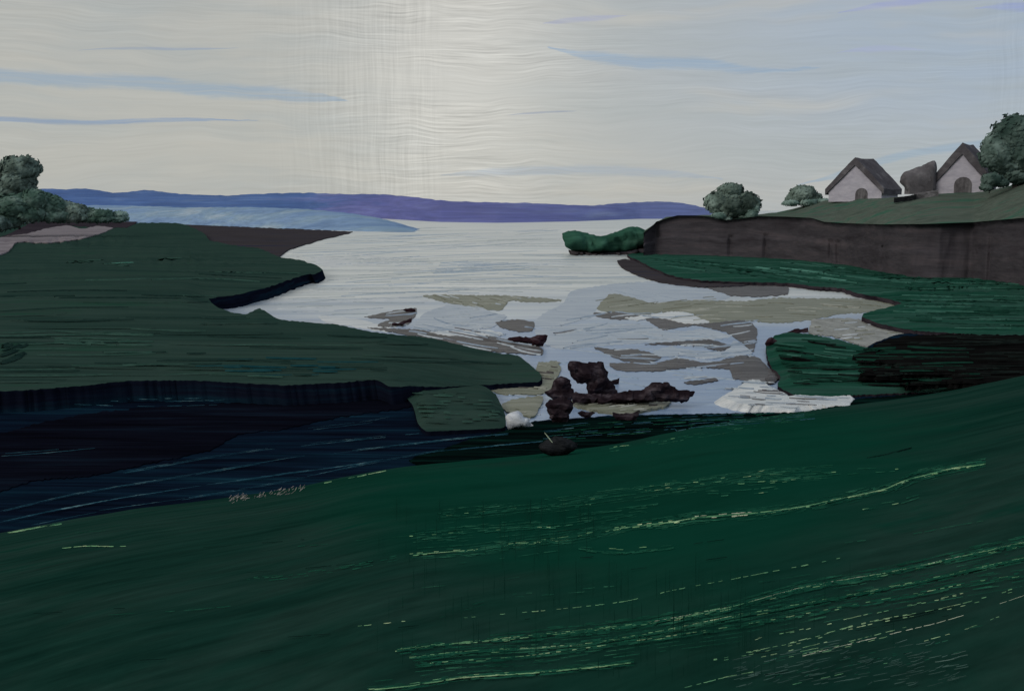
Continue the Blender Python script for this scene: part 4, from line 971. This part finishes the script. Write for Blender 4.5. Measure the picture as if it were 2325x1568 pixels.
# ---- houses
def house(label, apex, base_l, base_r, wall_apex, eave_l, yaw, L, door_px, Y, group):
    """A gabled cottage. Pixel points give the size of its gable front at depth Y."""
    k = Y/F
    base = atY((base_l[0]+base_r[0])/2, (base_l[1]+base_r[1])/2, Y); k *= math.hypot(base.x, base.y)/Y*.97
    hw = (base_r[0]-base_l[0])*k/2/math.cos(yaw)
    hz = (base_l[1]-wall_apex[1])*k; ez = (base_l[1]-eave_l[1])*k; rz = (base_l[1]-apex[1])*k
    root = empty('cottage', base); root.rotation_euler = (0, 0, -yaw-math.atan2(base.x, base.y)); tag(root, label, 'house', group)
    # local: x right along the gable, y back along the ridge, z up
    v = [(-hw, 0, -.5), (hw, 0, -.5), (hw, 0, ez), (0, 0, hz), (-hw, 0, ez), (-hw, L, -.5), (hw, L, -.5), (hw, L, ez), (0, L, hz), (-hw, L, ez)]
    f = [(0, 1, 2, 3, 4), (9, 8, 7, 6, 5), (1, 6, 7, 2), (5, 0, 4, 9)]
    from_py('wall', v, f, M['wall'], root, smooth=False)
    # roof: two thick slopes with a front overhang, edges a little uneven as hand laid thatch
    t = rz-hz; vs, fs = [], []
    ov, fo = .75, .45; sl = (hz-ez)/hw
    n = 9
    def prof(s, top):
        # s -1..1 across; returns x, z
        x = s*(hw+ov); z = hz-abs(x)*sl+.03
        return (x, z+(t*(1-.25*abs(s)**2) if top else 0.))
    ys = [-fo+(L+2*fo)*j/6 for j in range(7)]
    rnd = random.Random(int(apex[0]))
    for y in ys:
        sag = -.22*math.sin(math.pi*(y+fo)/(L+2*fo))
        for top in (0, 1):
            for i in range(2*n+1):
                s = (i-n)/n; x, z = prof(s, top)
                vs.append(Vector((x+rnd.uniform(-.06, .06), y+rnd.uniform(-.06, .06), z+(sag+rnd.uniform(-.06, .06) if top else 0))))
    m = 2*n+1; q = 2*m
    for j in range(6):
        for i in range(m-1):
            a = j*q+i; fs.append((a, a+1, a+q+1, a+q)); b = a+m; fs.append((b, b+q, b+q+1, b+1))
        for i in (0, m-1):
            a = j*q+i; fs.append((a, a+q, a+q+m, a+m) if i == 0 else (a, a+m, a+q+m, a+q))
    for j in (0, 6):
        for i in range(m-1):
            a = j*q+i; fs.append((a, a+m, a+m+1, a+1) if j == 0 else (a, a+1, a+m+1, a+m))
    from_py('roof', vs, fs, M['roof'], root, smooth=False)
    # arched door set in the gable
    cx = (base_l[0]+base_r[0])/2
    dx0 = (door_px[0]-cx)*k/math.cos(yaw); dx1 = (door_px[1]-cx)*k/math.cos(yaw); dz = (base_l[1]-door_px[2])*k
    mid, r_ = (dx0+dx1)/2, (dx1-dx0)*.42; dx0, dx1 = mid-r_, mid+r_
    out = [(dx0, -.1), (dx0, dz-r_*.9)]+[(mid-r_*math.cos(a), dz-r_*.9+r_*.9*math.sin(a)) for a in [math.pi*i/8 for i in range(1, 8)]]+[(dx1, dz-r_*.9), (dx1, -.1)]
    vs = [(x, -.07, z) for x, z in out]+[(x, .02, z) for x, z in out]; n_ = len(out)
    fs = [tuple(range(n_))]+[(i, i+n_, (i+1) % n_+n_, (i+1) % n_) for i in range(n_)]
    from_py('door', vs, fs, M['door'], root, smooth=False)
    return root
h1 = on_upland(1940, 453)
house('left lilac grey cottage with a steep grey roof and small arched door', (1947, 361), (1884, 453), (1996, 453), (1945, 378), (1884, 436), R(27), 8.5, (1939, 1970, 428), h1.y, 'cottages on the upland')
h2 = on_upland(2181, 437)
house('right lilac grey cottage with a tall dark doorway beside the large tree', (2183, 332), (2130, 437), (2232, 437), (2183, 356), (2130, 416), R(14), 8., (2164, 2206, 404), h2.y, 'cottages on the upland')
# side wall of the left cottage is in dark board: a lean-to along its right side
def box(v0, v1):
    (a, b, c), (d, e, f) = v0, v1
    return [(a, b, c), (d, b, c), (d, e, c), (a, e, c), (a, b, f), (d, b, f), (d, e, f), (a, e, f)], [(3, 2, 1, 0), (4, 5, 6, 7), (0, 1, 5, 4), (1, 2, 6, 5), (2, 3, 7, 6), (3, 0, 4, 7)]
# outbuilding with a roof that climbs to the right
def outbuilding():
    Y = on_upland(2085, 442).y-2; k = Y/F; base = atY(2085, 435, Y)
    root = empty('outbuilding', base); tag(root, 'rounded dark grey outbuilding rising to the right between the two cottages', 'outbuilding')
    X = lambda px: (px-2085)*k
    Z = lambda py: (435-py)*k
    prof = [(X(2066), -.5), (X(2118), -.5), (X(2118), Z(400)), (X(2066), Z(415))]
    vs = [(x, 0, z) for x, z in prof]+[(x, 3.2, z) for x, z in prof]
    fs = [(0, 1, 2, 3), (7, 6, 5, 4), (0, 3, 7, 4), (1, 5, 6, 2), (0, 4, 5, 1)]
    from_py('wall', vs, fs, M['shed'], root, smooth=False)
    adopt(inflate('roof', [(2042, 414), (2045, 401), (2053, 391), (2064, 387), (2078, 381), (2092, 377), (2106, 370), (2122, 365), (2127, 380), (2126, 418), (2124, 436), (2100, 441), (2072, 440), (2060, 434), (2052, 424)], Y+1.2, 1.3, M['shed'], 5, 1., 8, .08), root)
outbuilding()
def low_wall(px, Y, hpx, label, mat):
    top = densify(px, 4, .9, closed=False); k = Y/F; vs, fs = [], []
    for (x, y) in top:
        a = atY(x, y, Y); h = hpx*k
        for dy, dz in ((-.3, -h-.6), (-.28, 0), (.28, .03), (.3, -h-.6)): vs.append(a+Vector((0, dy, dz)))
    n = len(top)
    for i in range(n-1):
        for j in range(3): a = i*4+j; fs.append((a, a+4, a+5, a+1))
    fs += [(0, 1, 2, 3), tuple(4*(n-1)+i for i in (3, 2, 1, 0))]
    tag(from_py('stone_wall', vs, fs, M[mat], smooth=False), label, 'wall', 'low walls between the cottages')
low_wall([(2030, 449.5), (2056, 445.5), (2080, 441.5)], h2.y-5, 4.5, 'low black stone wall behind the left cottage', 'graystone')
low_wall([(2076, 442), (2092, 437), (2110, 435), (2130, 432)], h2.y-4, 7, 'low pale stone wall in front of the outbuilding', 'stonewall')
